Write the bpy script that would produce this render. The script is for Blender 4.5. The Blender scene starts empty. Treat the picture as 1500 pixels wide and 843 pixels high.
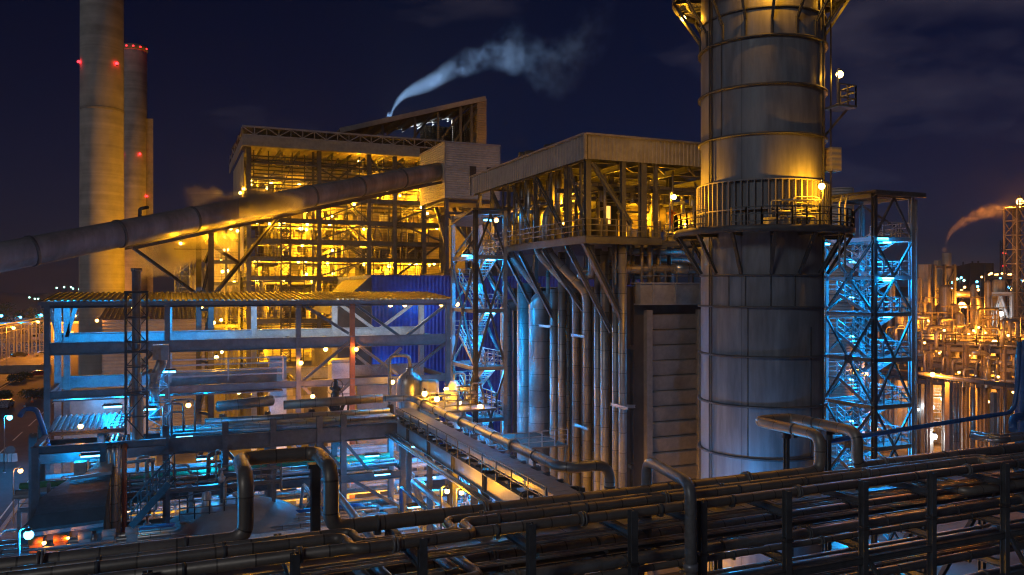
import bpy, math, random
from mathutils import Vector
random.seed(11)
R = math.radians
TH = R(23); CT, ST = math.cos(TH), math.sin(TH)
FP, HZ, HC = 1160.0, 424.0, 20.0          # focal length in photo pixels, horizon row, eye height
V = Vector
sc = bpy.context.scene
COL = sc.collection

def ray(u):
    c = (u-750)/FP
    return (c*CT+ST, -c*ST+CT)
def W(u, v, D):
    a, b = ray(u); return V((a*D, b*D, HC+(HZ-v)/FP*D))
def at_y(u, v, y):
    return W(u, v, y/ray(u)[1])
def at_x(u, v, x):
    return W(u, v, x/ray(u)[0])
def at_z(u, v, z):
    return W(u, v, (z-HC)*FP/(HZ-v))
def xa(u, y): return ray(u)[0]*y/ray(u)[1]
def ya(u, x): return ray(u)[1]*x/ray(u)[0]

# ------------------------------------------------------------------ mesh builder
def fillet(pts, rad, n=5):
    pts = [V(p) for p in pts]
    if rad <= 0 or len(pts) < 3: return pts
    out = [pts[0]]
    for i in range(1, len(pts)-1):
        a, p, b = pts[i-1], pts[i], pts[i+1]
        da, db = a-p, b-p
        la, lb = da.length, db.length
        t = min(rad, la*.48, lb*.48)
        if da.normalized().dot(db.normalized()) < -.999:
            out.append(p); continue
        p1, p2 = p+da.normalized()*t, p+db.normalized()*t
        for k in range(n+1):
            s = k/n
            out.append(p1*(1-s)**2+p*2*s*(1-s)+p2*s*s)
    out.append(pts[-1])
    return out

SPLIT = set('floor_beam cross_beam long_beam rafter band ring_flange weld_seam beam stiffener valve_cabinet brace strut column joint_band wall_panel ring_beam floor_gear roof_nozzle leg_frame landing frame window valve_piping light_steelwork floor_plate'.split())
class MB:
    def pieces(self):
        """the loose pieces of the mesh, each as a builder of its own"""
        pa = list(range(len(self.v)))
        def fd(a):
            while pa[a] != a: pa[a] = pa[pa[a]]; a = pa[a]
            return a
        for f in self.f:
            r0 = fd(f[0])
            for i in f[1:]: pa[fd(i)] = r0
        out = {}
        for f, uv, s in zip(self.f, self.uv, self.s):
            out.setdefault(fd(f[0]), []).append((f, uv, s))
        res = []
        for fs in out.values():
            b = MB(); mp = {}
            for f, uv, s in fs:
                for i in f:
                    if i not in mp: mp[i] = len(b.v); b.v.append(self.v[i])
                b.face([mp[i] for i in f], uv, s)
            res.append(b)
        return res
    def __init__(self):
        self.v, self.f, self.uv, self.s = [], [], [], []
    def face(self, idx, uv=None, s=False):
        self.f.append(idx); self.uv.append(uv); self.s.append(s)
    def poly(self, pts, uv=None):
        n = len(self.v); self.v += [V(p) for p in pts]
        self.face(list(range(n, n+len(pts))), uv)
        return self
    def box(self, x0, y0, z0, x1, y1, z1):
        if x0 > x1: x0, x1 = x1, x0
        if y0 > y1: y0, y1 = y1, y0
        if z0 > z1: z0, z1 = z1, z0
        n = len(self.v)
        self.v += [V((x, y, z)) for z in (z0, z1) for x, y in ((x0,y0),(x1,y0),(x1,y1),(x0,y1))]
        for q in ((3,2,1,0),(4,5,6,7),(0,1,5,4),(1,2,6,5),(2,3,7,6),(3,0,4,7)):
            self.face([n+i for i in q])
        return self
    def ext(self, p, q, sec, up=None):
        p, q = V(p), V(q)
        d = (q-p)
        if d.length < 1e-6: return self
        d.normalize()
        up = V(up) if up else (V((0,0,1)) if abs(d.z) < .95 else V((0,1,0)))
        sx = d.cross(up).normalized(); sy = sx.cross(d).normalized()
        n, k = len(self.v), len(sec)
        for c in (p, q):
            self.v += [c+sx*a+sy*b for a, b in sec]
        for i in range(k):
            j = (i+1) % k
            self.face([n+i, n+j, n+k+j, n+k+i])
        self.face([n+k-1-i for i in range(k)]); self.face([n+k+i for i in range(k)])
        return self
    def bar(self, p, q, w, h=None, up=None):
        h = h or w; a, b = w/2, h/2
        return self.ext(p, q, [(-a,-b),(a,-b),(a,b),(-a,b)], up)
    def hb(self, p, q, w, h=None, up=None, t=None):
        h = h or w; t = t or max(.03, w*.12); a, b, c = w/2, h/2, t/2
        return self.ext(p, q, [(-a,-b),(a,-b),(a,-b+t),(c,-b+t),(c,b-t),(a,b-t),(a,b),(-a,b),(-a,b-t),(-c,b-t),(-c,-b+t),(-a,-b+t)], up)
    def tube(self, pts, r, seg=10, bend=0, cap=True, closed=False, n=5):
        pts = fillet(pts, bend, n) if bend else [V(p) for p in pts]
        m = len(pts); tang = []
        for i in range(m):
            a = pts[i-1] if (i > 0 or closed) else pts[i]
            b = pts[(i+1) % m] if (i < m-1 or closed) else pts[i]
            t = (b-a); tang.append(t.normalized() if t.length > 1e-9 else V((0,0,1)))
        t0 = tang[0]
        nrm = t0.cross(V((0,0,1)) if abs(t0.z) < .9 else V((1,0,0))).normalized()
        base = len(self.v); L = 0; Ls = []
        for i in range(m):
            if i: L += (pts[i]-pts[i-1]).length
            Ls.append(L)
            nrm = (nrm - tang[i]*nrm.dot(tang[i]))
            nrm = nrm.normalized() if nrm.length > 1e-6 else tang[i].orthogonal().normalized()
            bn = tang[i].cross(nrm)
            rr = r[i] if isinstance(r, (list, tuple)) else r
            for k in range(seg):
                a = 2*math.pi*k/seg
                self.v.append(pts[i]+(nrm*math.cos(a)+bn*math.sin(a))*rr)
        rr0 = r[0] if isinstance(r, (list, tuple)) else r
        for i in range(m if closed else m-1):
            j = (i+1) % m
            l0, l1 = Ls[i], (Ls[j] if j else L+(pts[0]-pts[-1]).length)
            for k in range(seg):
                k2 = (k+1) % seg
                w0, w1 = 2*math.pi*rr0*k/seg, 2*math.pi*rr0*(k+1)/seg
                self.face([base+i*seg+k, base+i*seg+k2, base+j*seg+k2, base+j*seg+k],
                          [(l0,w0),(l0,w1),(l1,w1),(l1,w0)], seg > 5)
        if cap and not closed:
            self.face([base+seg-1-k for k in range(seg)]); self.face([base+(m-1)*seg+k for k in range(seg)])
        return self
    def lathe(self, cx, cy, prof, seg=32, a0=0, a1=None):
        full = a1 is None; a1 = 2*math.pi if full else a1
        n = len(self.v); m = len(prof); cols = seg if full else seg+1
        L = [0]
        for i in range(1, m): L.append(L[-1]+math.hypot(prof[i][0]-prof[i-1][0], prof[i][1]-prof[i-1][1]))
        for c in range(cols):
            a = a0+(a1-a0)*c/seg
            self.v += [V((cx+math.cos(a)*r, cy+math.sin(a)*r, z)) for r, z in prof]
        for c in range(seg):
            d = (c+1) % cols
            for i in range(m-1):
                rr = max(prof[i][0], prof[i+1][0])
                w0, w1 = rr*(a1-a0)*c/seg, rr*(a1-a0)*(c+1)/seg
                sharp = abs(prof[i][1]-prof[i+1][1]) < 1e-6
                self.face([n+c*m+i, n+d*m+i, n+d*m+i+1, n+c*m+i+1], [(w0,prof[i][1]),(w1,prof[i][1]),(w1,prof[i+1][1]),(w0,prof[i+1][1])], not sharp)
        return self
    def sph(self, c, r, seg=12, rings=6):
        c = V(c)
        n = len(self.v); self.v.append(c+V((0,0,-r)))
        for i in range(1, rings):
            ph = -math.pi/2+math.pi*i/rings
            for k in range(seg):
                a = 2*math.pi*k/seg
                self.v.append(c+V((math.cos(a)*math.cos(ph), math.sin(a)*math.cos(ph), math.sin(ph)))*r)
        self.v.append(c+V((0,0,r))); top = len(self.v)-1
        for k in range(seg):
            self.face([n, n+1+(k+1)%seg, n+1+k], None, True)
            for i in range(rings-2):
                b = n+1+i*seg
                self.face([b+k, b+(k+1)%seg, b+seg+(k+1)%seg, b+seg+k], None, True)
            b = n+1+(rings-2)*seg
            self.face([b+k, b+(k+1)%seg, top], None, True)
        return self
    def prism(self, pts, z0, z1):
        n, k = len(self.v), len(pts)
        self.v += [V((p[0], p[1], z0)) for p in pts]+[V((p[0], p[1], z1)) for p in pts]
        for i in range(k):
            j = (i+1) % k
            self.face([n+i, n+j, n+k+j, n+k+i])
        self.face([n+k-1-i for i in range(k)]); self.face([n+k+i for i in range(k)])
        return self
    def corr(self, o, du, dv, pitch=.3, depth=.06, nrm=None):
        """profiled metal sheet: ribs run along dv, repeat along du"""
        o, du, dv = V(o), V(du), V(dv)
        nr = V(nrm).normalized() if nrm else du.cross(dv).normalized()
        L = du.length; k = max(1, round(L/pitch)); e = du/k
        offs = []
        for i in range(k):
            offs += [e*i, e*(i+.42), e*(i+.5), e*(i+.92)]
        hs = [0, 0, 1, 1]*k
        offs.append(du); hs.append(0)
        n = len(self.v)
        for off, h in zip(offs, hs):
            p = o+off+nr*(h*depth); self.v += [p, p+dv]
        for i in range(len(offs)-1):
            a = n+2*i
            self.face([a, a+2, a+3, a+1])
        return self
    def build(self, name, mat, parent=None, loc=None):
        if name in SPLIT and parent is not None and loc is None:
            pcs = self.pieces()
            if len(pcs) > 1:
                return [p.build(name, mat, parent) for p in pcs][0]
        org = V((0,0,0))
        o = bpy.data.objects.new(name, None if False else bpy.data.meshes.new(name))
        if parent is not None:
            p = parent
            while p is not None: org = org+p.location; p = p.parent
        if loc is not None:
            o.location = V(loc)-org; org = V(loc)
        me = o.data
        me.from_pydata([tuple(p-org) for p in self.v], [], self.f)
        me.update()
        uvl = me.uv_layers.new(name="UVMap").data
        for pl, uv in zip(me.polygons, self.uv):
            if uv:
                for li, t in zip(pl.loop_indices, uv): uvl[li].uv = t
            else:
                nn = pl.normal; ax = max(range(3), key=lambda i: abs(nn[i]))
                for li, vi in zip(pl.loop_indices, pl.vertices):
                    c = self.v[vi]
                    uvl[li].uv = (c.y, c.z) if ax == 0 else ((c.x, c.z) if ax == 1 else (c.x, c.y))
        me.polygons.foreach_set('use_smooth', self.s)
        me.materials.append(mat)
        COL.objects.link(o)
        if parent is not None: o.parent = parent
        return o

def T(name, label, cat, loc, group=None, kind=None):
    o = bpy.data.objects.new(name, None); COL.objects.link(o)
    o.location = V(loc); o.empty_display_size = .3
    return tag(o, label, cat, group, kind)
def tag(o, label=None, cat=None, group=None, kind=None):
    if label: o['label'] = label
    if cat: o['category'] = cat
    if group: o['group'] = group
    if kind: o['kind'] = kind
    return o
def one(mb, name, label, cat, mat, loc, group=None, kind=None):
    return tag(mb.build(name, mat, None, loc), label, cat, group, kind)

# ------------------------------------------------------------------ materials
M = {}
def mat(name):
    m = bpy.data.materials.new(name); m.use_nodes = True
    nt = m.node_tree; b = nt.nodes['Principled BSDF']
    M[name] = m
    return m, nt, b
def N(nt, t, **k):
    n = nt.nodes.new(t)
    for a, v in k.items(): setattr(n, a, v)
    return n
def paint(name, col, rough=.55, metal=0, var=.35, scale=1.2, streak=False, seam=0, corr=0, bump=.15, grime=.5, rv=.15, grid=None, gv=.3, gl=.4):
    """painted or bare metal: noise in colour and gloss, rust-dark grime, optional joints every `seam` metres along U"""
    m, nt, b = mat(name)
    L = nt.links.new
    tc = N(nt, 'ShaderNodeTexCoord'); mp = N(nt, 'ShaderNodeMapping')
    L(tc.outputs['Object'], mp.inputs[0])
    if streak: mp.inputs['Scale'].default_value = (1, 1, .16)
    n1 = N(nt, 'ShaderNodeTexNoise'); n1.inputs['Scale'].default_value = scale; n1.inputs['Detail'].default_value = 6; n1.inputs['Roughness'].default_value = .62
    L(mp.outputs[0], n1.inputs['Vector'])
    mr = N(nt, 'ShaderNodeMapRange'); mr.inputs[1].default_value = .3; mr.inputs[2].default_value = .72
    mr.inputs[3].default_value = 1-var; mr.inputs[4].default_value = 1+var*.7
    L(n1.outputs['Fac'], mr.inputs[0])
    n2 = N(nt, 'ShaderNodeTexNoise'); n2.inputs['Scale'].default_value = scale*5.3; n2.inputs['Detail'].default_value = 4
    L(mp.outputs[0], n2.inputs['Vector'])
    mul = N(nt, 'ShaderNodeMath', operation='MULTIPLY'); L(mr.outputs[0], mul.inputs[0])
    mr2 = N(nt, 'ShaderNodeMapRange'); mr2.inputs[1].default_value = .35; mr2.inputs[2].default_value = .65; mr2.inputs[3].default_value = 1-.25*grime; mr2.inputs[4].default_value = 1.05
    L(n2.outputs['Fac'], mr2.inputs[0]); L(mr2.outputs[0], mul.inputs[1])
    val = mul.outputs[0]
    hgt = None
    if seam or corr or grid:
        uvn = N(nt, 'ShaderNodeUVMap'); sx = N(nt, 'ShaderNodeSeparateXYZ'); L(uvn.outputs[0], sx.inputs[0])
    if seam:
        dv = N(nt, 'ShaderNodeMath', operation='DIVIDE'); L(sx.outputs[0], dv.inputs[0]); dv.inputs[1].default_value = seam
        fr = N(nt, 'ShaderNodeMath', operation='FRACT'); L(dv.outputs[0], fr.inputs[0])
        lt = N(nt, 'ShaderNodeMath', operation='LESS_THAN'); L(fr.outputs[0], lt.inputs[0]); lt.inputs[1].default_value = .05/seam
        fl = N(nt, 'ShaderNodeMath', operation='FLOOR'); L(dv.outputs[0], fl.inputs[0])
        wn = N(nt, 'ShaderNodeTexWhiteNoise', noise_dimensions='1D'); L(fl.outputs[0], wn.inputs['W'])
        m3 = N(nt, 'ShaderNodeMapRange'); m3.inputs[3].default_value = .78; m3.inputs[4].default_value = 1.12; L(wn.outputs[0], m3.inputs[0])
        k = N(nt, 'ShaderNodeMath', operation='MULTIPLY'); L(val, k.inputs[0]); L(m3.outputs[0], k.inputs[1])
        dk = N(nt, 'ShaderNodeMath', operation='MULTIPLY_ADD'); L(lt.outputs[0], dk.inputs[0]); dk.inputs[1].default_value = -.5; dk.inputs[2].default_value = 1
        k2 = N(nt, 'ShaderNodeMath', operation='MULTIPLY'); L(k.outputs[0], k2.inputs[0]); L(dk.outputs[0], k2.inputs[1])
        val = k2.outputs[0]; hgt = dk.outputs[0]
    if grid:
        ids = []; lines = []
        for ax, sz in enumerate(grid):
            dv = N(nt, 'ShaderNodeMath', operation='DIVIDE'); L(sx.outputs[ax], dv.inputs[0]); dv.inputs[1].default_value = sz
            fr = N(nt, 'ShaderNodeMath', operation='FRACT'); L(dv.outputs[0], fr.inputs[0])
            lt = N(nt, 'ShaderNodeMath', operation='LESS_THAN'); L(fr.outputs[0], lt.inputs[0]); lt.inputs[1].default_value = .05/sz
            fl = N(nt, 'ShaderNodeMath', operation='FLOOR'); L(dv.outputs[0], fl.inputs[0]); ids.append(fl); lines.append(lt)
        cb = N(nt, 'ShaderNodeCombineXYZ'); L(ids[0].outputs[0], cb.inputs[0]); L(ids[1].outputs[0], cb.inputs[1])
        wn = N(nt, 'ShaderNodeTexWhiteNoise', noise_dimensions='2D'); L(cb.outputs[0], wn.inputs['Vector'])
        m3 = N(nt, 'ShaderNodeMapRange'); m3.inputs[3].default_value = 1-gv; m3.inputs[4].default_value = 1+gv*.5; L(wn.outputs[0], m3.inputs[0])
        k = N(nt, 'ShaderNodeMath', operation='MULTIPLY'); L(val, k.inputs[0]); L(m3.outputs[0], k.inputs[1])
        mxl = N(nt, 'ShaderNodeMath', operation='MAXIMUM'); L(lines[0].outputs[0], mxl.inputs[0]); L(lines[1].outputs[0], mxl.inputs[1])
        dk = N(nt, 'ShaderNodeMath', operation='MULTIPLY_ADD'); L(mxl.outputs[0], dk.inputs[0]); dk.inputs[1].default_value = -gl; dk.inputs[2].default_value = 1
        k2 = N(nt, 'ShaderNodeMath', operation='MULTIPLY'); L(k.outputs[0], k2.inputs[0]); L(dk.outputs[0], k2.inputs[1])
        val = k2.outputs[0]; hgt = dk.outputs[0]
    if corr:
        dv = N(nt, 'ShaderNodeMath', operation='MULTIPLY'); L(sx.outputs[0 if corr > 0 else 1], dv.inputs[0]); dv.inputs[1].default_value = 2*math.pi/abs(corr)
        sn = N(nt, 'ShaderNodeMath', operation='SINE'); L(dv.outputs[0], sn.inputs[0]); hgt = sn.outputs[0]
    mx = N(nt, 'ShaderNodeVectorMath', operation='SCALE'); mx.inputs[0].default_value = col[:3]; L(val, mx.inputs['Scale'])
    L(mx.outputs[0], b.inputs['Base Color'])
    rr = N(nt, 'ShaderNodeMapRange'); rr.inputs[3].default_value = max(.05, rough-rv); rr.inputs[4].default_value = min(1, rough+rv); rr.inputs[1].default_value = .3; rr.inputs[2].default_value = .7
    L(n2.outputs['Fac'], rr.inputs[0]); L(rr.outputs[0], b.inputs['Roughness'])
    b.inputs['Metallic'].default_value = metal
    bp = N(nt, 'ShaderNodeBump'); bp.inputs['Strength'].default_value = bump; bp.inputs['Distance'].default_value = .02
    if hgt is not None:
        bp.inputs['Strength'].default_value = .8; bp.inputs['Distance'].default_value = .02 if seam else .03
        ad = N(nt, 'ShaderNodeMath', operation='MULTIPLY_ADD'); L(n2.outputs['Fac'], ad.inputs[0]); ad.inputs[1].default_value = .12; L(hgt, ad.inputs[2]); L(ad.outputs[0], bp.inputs['Height'])
    else: L(n2.outputs['Fac'], bp.inputs['Height'])
    L(bp.outputs[0], b.inputs['Normal'])
    return m
paint('steel', (.115,.118,.122), .5)
paint('dark_steel', (.075,.072,.07), .5)
paint('pale_steel', (.34,.35,.36), .45, var=.25)
paint('galvanised', (.42,.42,.43), .42, metal=.45, var=.3)
paint('rail', (.16,.155,.145), .5)
paint('grating', (.17,.165,.16), .6, scale=3)
paint('jacket', (.46,.45,.43), .34, metal=.75, seam=.95, scale=1.2, var=.18, grime=.2, rv=.06)
paint('jacket_dark', (.36,.305,.245), .47, metal=.45, seam=1.0, scale=1.2, var=.18, grime=.2, rv=.06)
paint('jacket_riser', (.36,.345,.33), .4, metal=.55, seam=1.3, scale=1.2, var=.2, grime=.3, rv=.08)
paint('pipe_blue', (.03,.12,.34), .4)
paint('pipe_plain', (.28,.27,.26), .45, metal=.3)
paint('pipe_rust', (.30,.10,.04), .7)
paint('stack_steel', (.29,.275,.27), .5, streak=True, scale=.55, var=.45, bump=.08)
paint('stack_plate', (.31,.31,.325), .46, streak=True, scale=.8, var=.36, grime=.7, grid=(6.2,70), gv=.08, gl=.25)
paint('clad_grey', (.36,.35,.33), .5, scale=.5, var=.2)
paint('clad_cream', (.50,.46,.38), .55, corr=-.3, scale=.4, var=.15)
paint('clad_brown', (.28,.235,.18), .65, corr=-.4, scale=.4, var=.2)
paint('clad_blue', (.02,.05,.30), .5, corr=.45, scale=.5, var=.5, grime=.9)
paint('roof_sheet', (.075,.07,.066), .5, scale=.7, var=.3)
paint('panel', (.30,.26,.22), .6, scale=.8, var=.25)
paint('casing', (.075,.068,.06), .6, scale=.8, var=.3)
paint('boiler_wall', (.42,.39,.33), .6, scale=.35, var=.3, corr=.6)
paint('furnace_wall', (.54,.49,.41), .6, scale=.5, var=.4, grid=(1.55,.93), gv=.55)
paint('duct', (.34,.33,.31), .5, scale=.6)
paint('concrete_wall', (.28,.26,.235), .8, scale=.5)
paint('tank_paint', (.32,.29,.26), .5, scale=.4, var=.15)
paint('white_paint', (.72,.71,.68), .4, var=.15)
paint('red_paint', (.5,.03,.02), .4)
paint('orange_paint', (.7,.18,.02), .5)
paint('green_paint', (.06,.22,.10), .5)
paint('yellow_paint', (.6,.36,.03), .5)
paint('rubber', (.02,.02,.02), .8)
paint('car_silver', (.42,.43,.45), .3, metal=.5, var=.1, bump=.02)
paint('car_dark', (.03,.035,.05), .25, var=.1, bump=.02)
paint('car_red', (.35,.02,.02), .3, var=.1, bump=.02)
paint('glass', (.02,.025,.03), .1, var=.05, bump=.01)
paint('bark', (.09,.065,.045), .9, scale=4)
def leafmat():
    m, nt, b = mat('leaf'); L = nt.links.new
    gi = N(nt, 'ShaderNodeNewGeometry'); cr = N(nt, 'ShaderNodeValToRGB')
    cr.color_ramp.elements[0].color = (.03,.06,.015,1); cr.color_ramp.elements[1].color = (.09,.14,.03,1)
    L(gi.outputs['Random Per Island'], cr.inputs[0]); L(cr.outputs[0], b.inputs['Base Color']); b.inputs['Roughness'].default_value = .6
leafmat()
def concmat():
    """slip-formed concrete: horizontal lift bands, mottling"""
    m, nt, b = mat('chimney_concrete'); L = nt.links.new
    tc = N(nt, 'ShaderNodeTexCoord'); sp = N(nt, 'ShaderNodeSeparateXYZ'); L(tc.outputs['Object'], sp.inputs[0])
    n1 = N(nt, 'ShaderNodeTexNoise', noise_dimensions='1D'); n1.inputs['Scale'].default_value = .45; n1.inputs['Detail'].default_value = 6; n1.inputs['Roughness'].default_value = .7
    L(sp.outputs[2], n1.inputs['W'])
    n2 = N(nt, 'ShaderNodeTexNoise'); n2.inputs['Scale'].default_value = .35; n2.inputs['Detail'].default_value = 7; L(tc.outputs['Object'], n2.inputs['Vector'])
    a = N(nt, 'ShaderNodeMath', operation='ADD'); L(n1.outputs['Fac'], a.inputs[0]); L(n2.outputs['Fac'], a.inputs[1])
    cr = N(nt, 'ShaderNodeMapRange'); cr.inputs[1].default_value = .65; cr.inputs[2].default_value = 1.35; cr.inputs[3].default_value = .62; cr.inputs[4].default_value = 1.2
    L(a.outputs[0], cr.inputs[0])
    mx = N(nt, 'ShaderNodeVectorMath', operation='SCALE'); mx.inputs[0].default_value = (.48,.44,.39); L(cr.outputs[0], mx.inputs['Scale'])
    L(mx.outputs[0], b.inputs['Base Color']); b.inputs['Roughness'].default_value = .9
concmat()
def ground_mat(name, col, scale, var):
    m, nt, b = mat(name); L = nt.links.new
    tc = N(nt, 'ShaderNodeTexCoord')
    n1 = N(nt, 'ShaderNodeTexNoise'); n1.inputs['Scale'].default_value = scale; n1.inputs['Detail'].default_value = 8; n1.inputs['Roughness'].default_value = .6
    L(tc.outputs['Object'], n1.inputs['Vector'])
    mr = N(nt, 'ShaderNodeMapRange'); mr.inputs[1].default_value = .3; mr.inputs[2].default_value = .7; mr.inputs[3].default_value = 1-var; mr.inputs[4].default_value = 1+var
    L(n1.outputs['Fac'], mr.inputs[0])
    mx = N(nt, 'ShaderNodeVectorMath', operation='SCALE'); mx.inputs[0].default_value = col; L(mr.outputs[0], mx.inputs['Scale'])
    L(mx.outputs[0], b.inputs['Base Color'])
    b.inputs['Roughness'].default_value = .75
    bp = N(nt, 'ShaderNodeBump'); bp.inputs['Strength'].default_value = .3; bp.inputs['Distance'].default_value = .03; L(n1.outputs['Fac'], bp.inputs['Height']); L(bp.outputs[0], b.inputs['Normal'])
ground_mat('ground_concrete', (.16,.15,.135), .25, .4)
ground_mat('asphalt', (.06,.058,.055), .5, .3)
ground_mat('kerb', (.35,.34,.32), 1, .2)
ground_mat('road_paint', (.7,.68,.6), 2, .2)
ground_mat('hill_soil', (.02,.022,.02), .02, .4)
def emit(name, col, s):
    m = bpy.data.materials.new(name); m.use_nodes = True; nt = m.node_tree; nt.nodes.clear()
    o = N(nt, 'ShaderNodeOutputMaterial'); e = N(nt, 'ShaderNodeEmission'); t = N(nt, 'ShaderNodeBsdfTransparent'); a = N(nt, 'ShaderNodeAddShader')
    e.inputs[0].default_value = (*col, 1); e.inputs[1].default_value = s
    nt.links.new(e.outputs[0], a.inputs[0]); nt.links.new(t.outputs[0], a.inputs[1]); nt.links.new(a.outputs[0], o.inputs[0])
    try: m.cycles.emission_sampling = 'NONE'
    except Exception: pass
    M[name] = m
SOD, AMB, BLU, WHT, RED, GRN = (1,.405,.006), (1,.31,.02), (.001,.36,1), (.80,.92,1), (1,.01,.02), (.35,1,.75)
emit('glow_sodium', (1,.66,.16), 8); emit('glow_amber', (1,.48,.12), 4.5); emit('glow_blue', (.12,.6,1), 4); emit('glow_white', (.85,.95,1), 10)
emit('glow_red', (1,.02,.03), 3); emit('glow_green', (.4,1,.8), 4); emit('glow_window', (1,.5,.1), .8)
GLOW = {'sodium': ('glow_sodium', SOD), 'amber': ('glow_amber', AMB), 'blue': ('glow_blue', BLU), 'white': ('glow_white', WHT), 'red': ('glow_red', RED), 'green': ('glow_green', GRN)}

# ------------------------------------------------------------------ lamps
_mesh, _lights = {}, {}
def shared(key, fn, m):
    if key not in _mesh:
        mb = MB(); fn(mb); o = mb.build('tmp', m); _mesh[key] = o.data
        bpy.data.objects.remove(o)
    return _mesh[key]
def add(name, me, parent, loc=(0,0,0)):
    o = bpy.data.objects.new(name, me); COL.objects.link(o); o.parent = parent; o.location = loc
    return o
LK = 1.0
def light(parent, loc, colour, power, size=.12):
    if power <= 0: return
    k = (colour, round(power, 1), size)
    if k not in _lights:
        d = bpy.data.lights.new('lamp_light', 'POINT'); d.energy = power*LK; d.color = GLOW[colour][1]; d.shadow_soft_size = size
        _lights[k] = d
    o = bpy.data.objects.new('lamp_light', _lights[k]); COL.objects.link(o); o.parent = parent; o.location = loc
def globe_lamp(p, colour, power, label, group=None, r=.15, cat='lamp', name='bulkhead_lamp', shade=False):
    t = T(name, label, cat, p, group)
    g = shared(('globe', colour, r), lambda b: b.sph((0,0,0), r, 10, 6), M[GLOW[colour][0]])
    h = shared(('shade', r), lambda b: (b.lathe(0, 0, [(.02,r*1.9),(r*1.0,r*1.8),(r*3.0,r*1.15),(r*3.0,r*1.0),(r*1.0,r*1.6),(.02,r*1.7)], 14), b.bar((0,0,r*1.8),(0,.5,r*1.8),.05)), M['dark_steel']) if shade else shared(('cap', r), lambda b: (b.lathe(0, 0, [(.02,r*1.9),(r*.4,r*1.75),(r*.62,r*1.02),(r*.55,r*.9)], 10), b.bar((0,0,r*1.8),(0,.5,r*1.8),.05)), M['dark_steel'])
    add('housing', h, t); add('globe', g, t); light(t, (0,0,0), colour, power, r*.6)
    return t
def post_lamp(p, h, colour, power, label, group=None, r=.16, arm=.8, ax=(1,0), cat='lamp post', name='lamp_post'):
    """p = lamp head position; pole stands beside it"""
    p = V(p); base = V((p.x-ax[0]*arm, p.y-ax[1]*arm, p.z-h))
    t = T(name, label, cat, base, group)
    def pole(b):
        b.tube([(0,0,0),(0,0,h+.25),(ax[0]*arm,ax[1]*arm,h+.3)], .05, 6, .3); b.lathe(0, 0, [(.16,0),(.16,.06),(.06,.1)], 8)
    add('pole', shared(('pole', round(h,2), arm, ax), pole, M['galvanised']), t)
    hd = shared(('head', r), lambda b: b.lathe(0, 0, [(.02,r*1.5),(r*.5,r*1.35),(r*.7,r*.95),(r*.6,r*.85)], 10), M['dark_steel'])
    add('lamp_head', hd, t, (ax[0]*arm, ax[1]*arm, h))
    add('globe', shared(('globe', colour, r), lambda b: b.sph((0,0,0), r, 10, 6), M[GLOW[colour][0]]), t, (ax[0]*arm, ax[1]*arm, h))
    light(t, (ax[0]*arm, ax[1]*arm, h), colour, power, r*.7)
    return t
def tube_lamp(p, d, colour, power, label, group=None, L=.95):
    t = T('strip_lamp', label, 'strip lamp', p, group)
    d = 'x' if d == 'x' else 'y'
    def bx(b, w, z0, z1, l):
        if d == 'x': b.box(-l/2,-w/2,z0, l/2,w/2,z1)
        else: b.box(-w/2,-l/2,z0, w/2,l/2,z1)
    add('housing', shared(('th', d, L), lambda b: (bx(b, .6, .075, .11, L*1.15), bx(b, .24, .111, .2, L)), M['steel']), t)
    add('tube', shared(('tt', d, colour, L), lambda b: bx(b, .13, -.06, .06, L), M[GLOW[colour][0]]), t)
    light(t, (0,0,-.02), colour, power, .25)
    return t
ORD = 'first second third fourth fifth sixth seventh eighth ninth tenth eleventh twelfth thirteenth fourteenth fifteenth sixteenth seventeenth eighteenth nineteenth twentieth'.split()

# ------------------------------------------------------------------ steelwork helpers
def rails(mb, pts, h=1.1, step=1.5, r=.028, n=3, posts=True):
    pts = [V(p) for p in pts]
    for a, b in zip(pts, pts[1:]):
        for k in range(1, n+1):
            z = V((0,0,h*k/n)); mb.bar(a+z, b+z, r*2)
        if posts:
            m = max(1, round((b-a).length/step))
            for i in range(m+1):
                p = a.lerp(b, i/m); mb.bar(p, p+V((0,0,h)), r*2.1)
    return mb
def flight(mb, rb, p, q, w, side):
    """stair flight from p (bottom) to q (top); `side` unit vector across; stringers and treads into mb, handrails into rb"""
    p, q, s = V(p), V(q), V(side)*w
    for o in (V((0,0,0)), s):
        mb.bar(p+o, q+o, .06, .26)
    n = max(3, round(abs(q.z-p.z)/.22))
    run = (q-p); run.z = 0; run /= n
    for i in range(n):
        c = p.lerp(q, (i+.5)/n)
        mb.bar(c+s*.02, c+s*.98, run.length*.8, .05, up=(0,0,1))
    for o, r_ in zip((V((0,0,0)), s), rb):
        for hh in (.55, 1.05): r_.bar(p+o+V((0,0,hh)), q+o+V((0,0,hh)), .05)
        for i in range(5):
            c = p.lerp(q, i/4)+o; r_.bar(c, c+V((0,0,1.05)), .05)
def stairs(p, q, w, side, parent, m, mr):
    mb, rb = MB(), (MB(), MB()); flight(mb, rb, p, q, w, side)
    s = mb.build('stair_flight', M[m], parent)
    for r_ in rb: r_.build('handrail', M[mr], s)
    return s
def lattice(mb, x0, y0, x1, y1, z0, z1, w=.07, dz=1.2, br=.05):
    cs = [(x0,y0),(x1,y0),(x1,y1),(x0,y1)]
    for c in cs: mb.bar((*c,z0),(*c,z1), w)
    n = max(1, round((z1-z0)/dz)); s = (z1-z0)/n
    for i in range(n+1):
        z = z0+s*i
        for a, b in zip(cs, cs[1:]+cs[:1]):
            mb.bar((*a,z),(*b,z), br)
            if i < n:
                p, q = ((*a,z),(*b,z+s)) if i % 2 else ((*b,z),(*a,z+s)); mb.bar(p, q, br*.8)
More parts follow.
